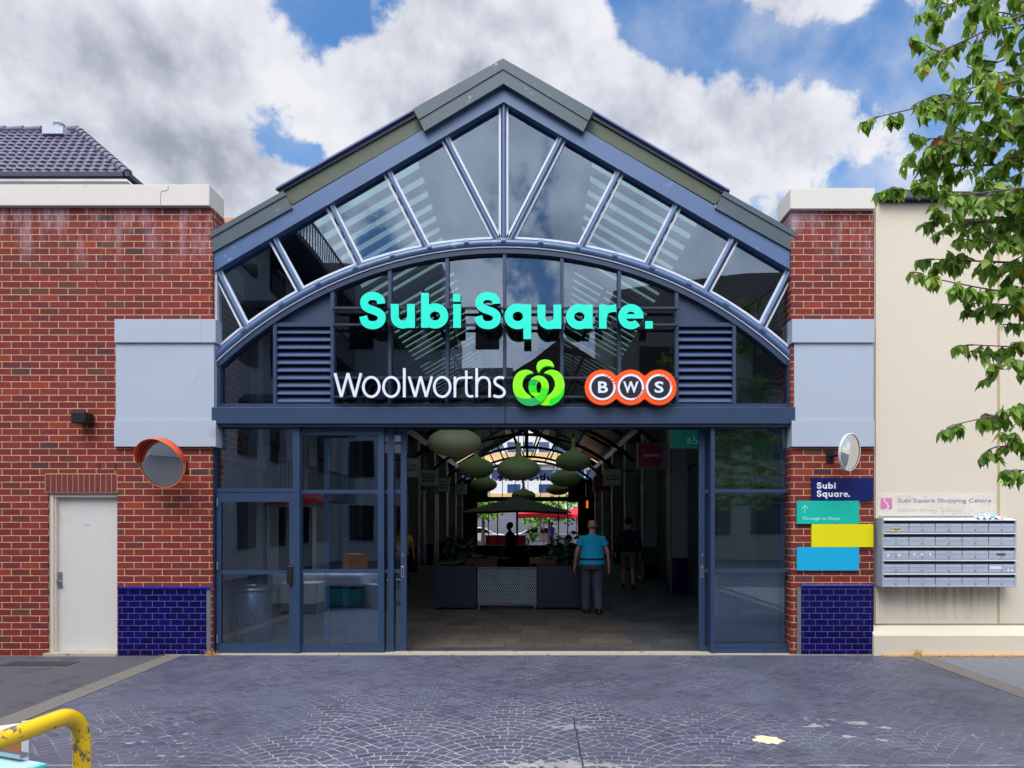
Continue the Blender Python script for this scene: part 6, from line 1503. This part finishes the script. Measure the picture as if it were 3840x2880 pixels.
# discarded furniture beside the lane (left of the camera, seen in the glass)
mt = thing('mattress', 'pale mattress on a teal bed base dumped beside the lane', 'mattress', (-4.4, -5.2, 0))
M0 = Matrix.Translation((-4.3, -5.3, 0)) @ Matrix.Rotation(R(12), 4, 'Z')
put(MB().box(-.95, .95, -.6, .6, .42, .68).xf(M0), 'mattress_pad', mat('mattress_cloth', (206, 208, 222), .8), mt, bevel=.05); put(MB().box(-.9, .9, -.55, .55, .02, .38).xf(M0), 'bed_base', mat('teal_fabric', (30, 150, 150), .7), mt, bevel=.02)
tag(put(MB().box(-.2, .2, -.15, .15, 0, .34).box(-.21, .21, -.16, .16, .34, .36).xf(Matrix.Translation((-3.75, -5.2, .69)) @ Matrix.Rotation(R(20), 4, 'Z')), 'cardboard_box', mat('cardboard', (176, 112, 66), .8)), 'brown cardboard box sitting on the dumped mattress', 'box')
tag(put(MB().box(-.35, .35, -.25, .25, 0, .55).box(-.3, -.05, -.27, -.25, .05, .5).box(.05, .3, -.27, -.25, .05, .5).xf(Matrix.Translation((-4.5, -4.3, .0))), 'storage_unit', mat('white_laminate', (214, 216, 222), .5)), 'low white storage unit beside the dumped mattress', 'cabinet')

# ================================================================ yellow guard rail
yr = thing('guard_rail', 'scratched yellow bent-pipe guard rail in the near left corner', 'railing', (-1.69, -6.24, 0))
xr_, yr0, hz, bendr = -1.688, -6.235, 1.0, .11
def ypipe_mat():
    m = bpy.data.materials.new('chipped_yellow_paint'); m.use_nodes = True; q = NT(m.node_tree); b = m.node_tree.nodes['Principled BSDF']
    oc = q.node('ShaderNodeTexCoord').outputs['Object']; mpn = q.node('ShaderNodeMapping', {0: oc}); mpn.inputs['Scale'].default_value = (2.5, .8, 1.0)
    sp = q.node('ShaderNodeSeparateXYZ', {0: oc})
    n = q.noise(mpn.outputs[0], 22, 8, .72, .4); big = q.noise(oc, 5, 2, .5)
    f = q.sm(q.m('ADD', n, q.m('MULTIPLY', big, .42)), .745, .80)
    c = q.mix(q.noise(oc, 9, 3, .5), lin((242, 196, 6)), lin((252, 212, 20)))
    c = q.mix(q.m('MULTIPLY', q.sm(q.noise(oc, 7, 5, .7), .55, .7), .35), c, lin((224, 150, 20)))
    c = q.mix(f, c, lin((104, 100, 84))); q.put(b.inputs['Base Color'], c); q.put(b.inputs['Roughness'], q.mixf(f, .28, .7)); b.inputs['Coat Weight'].default_value = .3
    bn = q.node('ShaderNodeBump'); bn.inputs['Strength'].default_value = .3; bn.inputs['Distance'].default_value = .003; q.l.new(q.m('SUBTRACT', q.m('MULTIPLY', big, .4), f), bn.inputs['Height']); q.l.new(bn.outputs[0], b.inputs['Normal']); return m
pts_ = [(xr_, yr0, .0), (xr_, yr0, hz-bendr)]+[(xr_-0.006*i/8, yr0-bendr*(1-math.cos(PI/2*i/8)), hz-bendr+bendr*math.sin(PI/2*i/8)) for i in range(1, 9)]+[(xr_-.02, yr0-.3, hz), (xr_-.08, yr0-1.4, hz-.0)]
pts_ += [(xr_-.084, yr0-1.4-bendr*math.sin(PI/2*i/6), hz-bendr*(1-math.cos(PI/2*i/6))) for i in range(1, 7)]+[(xr_-.084, yr0-1.4-bendr, 0)]
put(MB().tube(pts_, .030, 24), 'bent_pipe', ypipe_mat(), yr)
put(MB().lathe([(.07, .0), (.07, .012), (.03, .014)], (xr_, yr0, .001), 20), 'base_flange', galv, yr)

# chair, drawers and panel in the near left corner
ch = thing('padded_chair', 'chair with a pale cyan padded seat behind the yellow rail', 'chair', (-2.9, -5.3, 0))
Mc = Matrix.Translation((-2.84, -5.49, 0)) @ Matrix.Rotation(R(-20), 4, 'Z')
put(MB().box(-.30, .30, -.27, .27, .44, .50).xf(Mc), 'seat', mat('pale_cyan_vinyl', (172, 222, 232), .45, var=.04), ch, bevel=.04)
put(MB().box(-.306, .306, -.276, .276, .462, .486).xf(Mc), 'seat_piping', mat('cyan_piping', (96, 200, 206), .5), ch, bevel=.006)
for sx, sy in ((-.2, -.18), (.2, -.18), (-.2, .18), (.2, .18)): put(MB().tube([(sx, sy, 0), (sx, sy, .44)], .013, 8).xf(Mc), 'leg', steel, ch)
put(MB().box(-.22, .22, .2, .24, .52, .54).xf(Mc), 'back_bracket', steel, ch)
dr = thing('drawer_unit', 'white cabinet with orange-brown timber drawer fronts behind the yellow rail', 'cabinet', (-3.1, -4.9, 0))
Md = Matrix.Translation((-3.27, -4.87, 0)) @ Matrix.Rotation(R(36), 4, 'Z')
wlam = MATS['white_laminate']; ow = mat('orange_brown_veneer', (196, 128, 66), .45, var=.18, nscale=3)
put(MB().box(-.30, .30, -.02, .18, .0, .465).xf(Md), 'carcass', wlam, dr)
for k in range(2):
    d_ = put(MB().box(-.27, .262, -.035, -.02, (.03, .35)[k], (.325, .455)[k]).xf(Md), 'drawer_front', ow, dr)
    put(MB().tube([(.2, -.05, (.27, .42)[k]), (.2, -.035, (.27, .42)[k])], .010, 10).xf(Md), 'lock', steel, d_)
put(MB().box(-.27, .262, -.043, -.02, .328, .347).xf(Md), 'drawer_rail', mat('dark_green_rail', (96, 116, 108), .4), dr)
put(MB().box(.264, .30, -.045, .18, .0, .475).xf(Md), 'side_panel', wlam, dr)
wp = thing('padded_screen', 'pale lilac-white padded board with dark piping at the extreme left edge', 'panel', (-2.5, -5.9, 0))
Mp = Matrix.Translation((-2.14, -6.03, 0)) @ Matrix.Rotation(R(8), 4, 'Z') @ Matrix.Rotation(R(-5), 4, 'Y')
put(MB().box(-.5, .0, .0, .05, .0, .87).xf(Mp), 'panel_board', mat('lilac_white_vinyl', (206, 206, 226), .5), wp, bevel=.02); put(MB().tube([(.0, -.005, .02), (.0, -.005, .86)], .006, 6).xf(Mp), 'piping', mat('grey_piping', (120, 124, 150), .5), wp)

# ================================================================ pear tree, near right
def leaf_mat():
    m = bpy.data.materials.new('pear_leaf'); m.use_nodes = True; q = NT(m.node_tree); b = m.node_tree.nodes['Principled BSDF']; o = [n for n in m.node_tree.nodes if n.type == 'OUTPUT_MATERIAL'][0]
    g_ = q.node('ShaderNodeNewGeometry'); rp = q.node('ShaderNodeValToRGB', {0: g_.outputs['Random Per Island']}); cr = rp.color_ramp
    cr.elements[0].color = lin((84, 122, 38)); cr.elements[1].color = lin((214, 170, 40)); cr.elements[1].position = .993
    for p, c in ((.30, (116, 160, 50)), (.6, (146, 188, 70)), (.9, (184, 210, 104)), (.968, (126, 156, 48)), (.980, (150, 74, 50))): e = cr.elements.new(p); e.color = lin(c)
    oc = q.node('ShaderNodeTexCoord').outputs['Object']
    c = q.mix(q.m('MULTIPLY', q.sm(q.noise(oc, 30, 3, .6), .5, .7), .3), rp.outputs[0], lin((50, 74, 26)))
    q.put(b.inputs['Base Color'], c); b.inputs['Roughness'].default_value = .38; b.inputs['Specular IOR Level'].default_value = .5
    tl = q.node('ShaderNodeBsdfTranslucent', {0: c}); ms = q.node('ShaderNodeMixShader', {0: .5, 1: b.outputs[0], 2: tl.outputs[0]}); q.l.new(ms.outputs[0], o.inputs[0]); return m
barkm = mat('grey_brown_bark', (112, 100, 100), .85, var=.3, nscale=12, bump=.5)
tre = thing('pear_tree', 'leafy green ornamental pear tree reaching in from the right edge', 'tree', (5.9, -4.5, 0))
YT0 = -4.55
rt = random.Random(21)
bmb = MB(); lmb = MB(); leaves = []
def P3(px, py, Y=YT0): return Vector((X(px, Y), Y, Z(py, Y)))
trunk = [Vector((5.9, -4.5, 0)), Vector((5.85, -4.5, 1.2)), Vector((5.75, -4.45, 2.2)), Vector((5.6, -4.5, 3.2)), Vector((5.4, -4.5, 4.4)), Vector((5.3, -4.6, 5.6)), Vector((5.35, -4.6, 6.8))]
bmb.tube([tuple(p) for p in trunk], [.13, .115, .10, .085, .065, .045, .02], 12)
def leaf_at(p, s=1.0):
    a = rt.uniform(0, 2*PI); L = .072*rt.uniform(.55, 1.3)*s
    pit = R(rt.uniform(35, 98)); M = Matrix.Translation(p) @ Matrix.Rotation(a, 4, 'Z') @ Matrix.Rotation(pit, 4, 'Y') @ Matrix.Rotation(rt.uniform(-1.2, 1.2), 4, 'X')
    prof = [(0, .02), (.16, .72), (.38, 1.0), (.62, .74), (.84, .30), (1.04, .0)]; vs = []; cu = rt.uniform(-.15, .3); fo = rt.uniform(.15, .75); Wd = L*rt.uniform(.5, .66)
    for t_, w_ in prof:
        z = cu*L*t_*t_; vs += [(t_*L, -w_*Wd/2, z+fo*w_*Wd/2), (t_*L, 0, z), (t_*L, w_*Wd/2, z+fo*w_*Wd/2)]
    fs = []
    for i in range(len(prof)-1): k = 3*i; fs += [(k, k+1, k+4, k+3), (k+1, k+2, k+5, k+4)]
    lmb.add([tuple(M @ Vector(v)) for v in vs], fs, True)
def twig(p, d, ln, dens):
    n = 4; q = [p]; 
    for i in range(n):
        d = (d+Vector((rt.uniform(-.35, .35), rt.uniform(-.35, .35), rt.uniform(-.3, .22)))).normalized(); q.append(q[-1]+d*ln/n)
    bmb.tube([tuple(x) for x in q], [.006, .005, .0045, .0035, .0025], 5)
    for k in range(dens):
        t_ = rt.uniform(.15, 1)*n; i = min(int(t_), n-1); leaf_at(q[i].lerp(q[i+1], t_-i)+Vector((rt.uniform(-.012, .012),)*3))
def limb(a, tip, sag=.1, r0=.03, start=.35, ntw=14, tl=.26, dens=7):
    a = Vector(a); pts_ = []; n = 10; off = Vector((0, rt.uniform(-.15, .15), 0))
    for i in range(n+1):
        t_ = i/n; p = a.lerp(tip, t_)+Vector((0, 0, 1))*sag*math.sin(PI*t_)+off*math.sin(PI*t_)+Vector((rt.uniform(-.02, .02), rt.uniform(-.03, .03), rt.uniform(-.02, .02)))*(1 if 0 < i < n else 0); pts_.append(p)
    bmb.tube([tuple(p) for p in pts_], [r0*(1-i/n)+.003 for i in range(n+1)], 7)
    for k in range(ntw):
        t_ = (start+(1-start)*(k+rt.random())/ntw)*n; i = min(int(t_), n-1); p = pts_[i].lerp(pts_[i+1], t_-i); ax = (pts_[i+1]-pts_[i]).normalized()
        sd_ = Vector((rt.gauss(0, 1), rt.gauss(0, 1), rt.gauss(0, 1))); sd_ -= ax*sd_.dot(ax); sd_ = sd_.normalized()
        twig(p, (ax*.7+sd_*.8), tl*rt.uniform(.55, 1.15)*(1-.35*t_/n), dens)
    twig(pts_[-1], (pts_[-1]-pts_[-2]).normalized(), .12, dens)
tn = lambda k: trunk[k]
for (px, py, k, sg_, ntw, tl, st) in [(1884, 252, 4, .14, 9, .12, .52), (1985, 120, 5, .05, 26, .36, .3), (1990, 20, 5, .1, 26, .36, .3), (2070, -60, 6, -.1, 22, .36, .3), (2000, 215, 4, .25, 30, .36, .25), (1965, 300, 4, .05, 30, .34, .25),
        (1905, 408, 3, .16, 20, .16, .42), (1985, 360, 4, -.1, 30, .34, .25), (2060, 420, 3, .2, 26, .34, .25), (1995, 478, 3, .1, 26, .28, .3), (1988, 560, 3, .02, 20, .22, .35), (1985, 598, 3, -.1, 14, .16, .5), (2080, 520, 3, 0, 22, .3, .3), (2068, 655, 2, .2, 18, .18, .4),
        (2088, 745, 2, .16, 12, .14, .5), (2130, 790, 2, .1, 16, .2, .4), (2046, 918, 2, .22, 9, .12, .5), (2120, 900, 2, .12, 20, .22, .35), (2125, 965, 2, .05, 20, .2, .35), (2165, 1015, 2, -.04, 16, .18, .35), (2180, 620, 2, .3, 14, .26, .3), (2190, 700, 2, .2, 10, .2, .3),
        (2120, 260, 4, .1, 26, .36, .25), (2110, 140, 5, 0, 26, .36, .25), (2160, 340, 4, 0, 22, .36, .25), (2170, 60, 5, .1, 22, .36, .25), (2150, 470, 3, .1, 20, .34, .25)]:
    Y = YT0+rt.uniform(-.30, .35); limb(tn(k), P3(px+(14 if ntw < 16 else 30), py, Y), sg_, .026 if ntw > 15 else .016, st, int(ntw*1.7), tl, 17 if tl > .2 else 14)
put(bmb, 'trunk_and_branches', barkm, tre); put(lmb, 'foliage', leaf_mat(), tre)

# dry weeds along the wall foot
wm_ = mat('dry_straw', (206, 160, 84), .9, var=.3, nscale=30); m_ = MB()
rw = random.Random(5)
def tuft(cx, w_, n, h):
    for i in range(n):
        x = cx+rw.gauss(0, w_); y = -.06+rw.uniform(-.05, .03); dx_, dz_ = rw.uniform(-.05, .05), rw.uniform(.2, 1)*h
        m_.add([(x, y, .006), (x+.005, y, .006), (x+dx_*.6+.003, y-.01, dz_*.7), (x+dx_, y-.02, dz_)], [(0, 1, 2, 3)])
tuft(X(462), .03, 70, .09); tuft(X(440), .04, 30, .03); tuft(X(360), .06, 36, .03); tuft(X(1975), .03, 60, .12); tuft(X(1995), .2, 60, .03); tuft(X(1845), .04, 20, .04); tuft(X(552), .03, 16, .015)
for i in range(420):
    x = rw.uniform(X(1900), 6.4); m_.box(x, x+rw.uniform(.01, .05), -.10+rw.uniform(-.02, .035), -.055, .0, .004+rw.uniform(0, .012))
tag(put(m_, 'dry_weeds', wm_), 'dry straw-coloured weeds along the foot of the walls', 'weeds', kind='stuff')
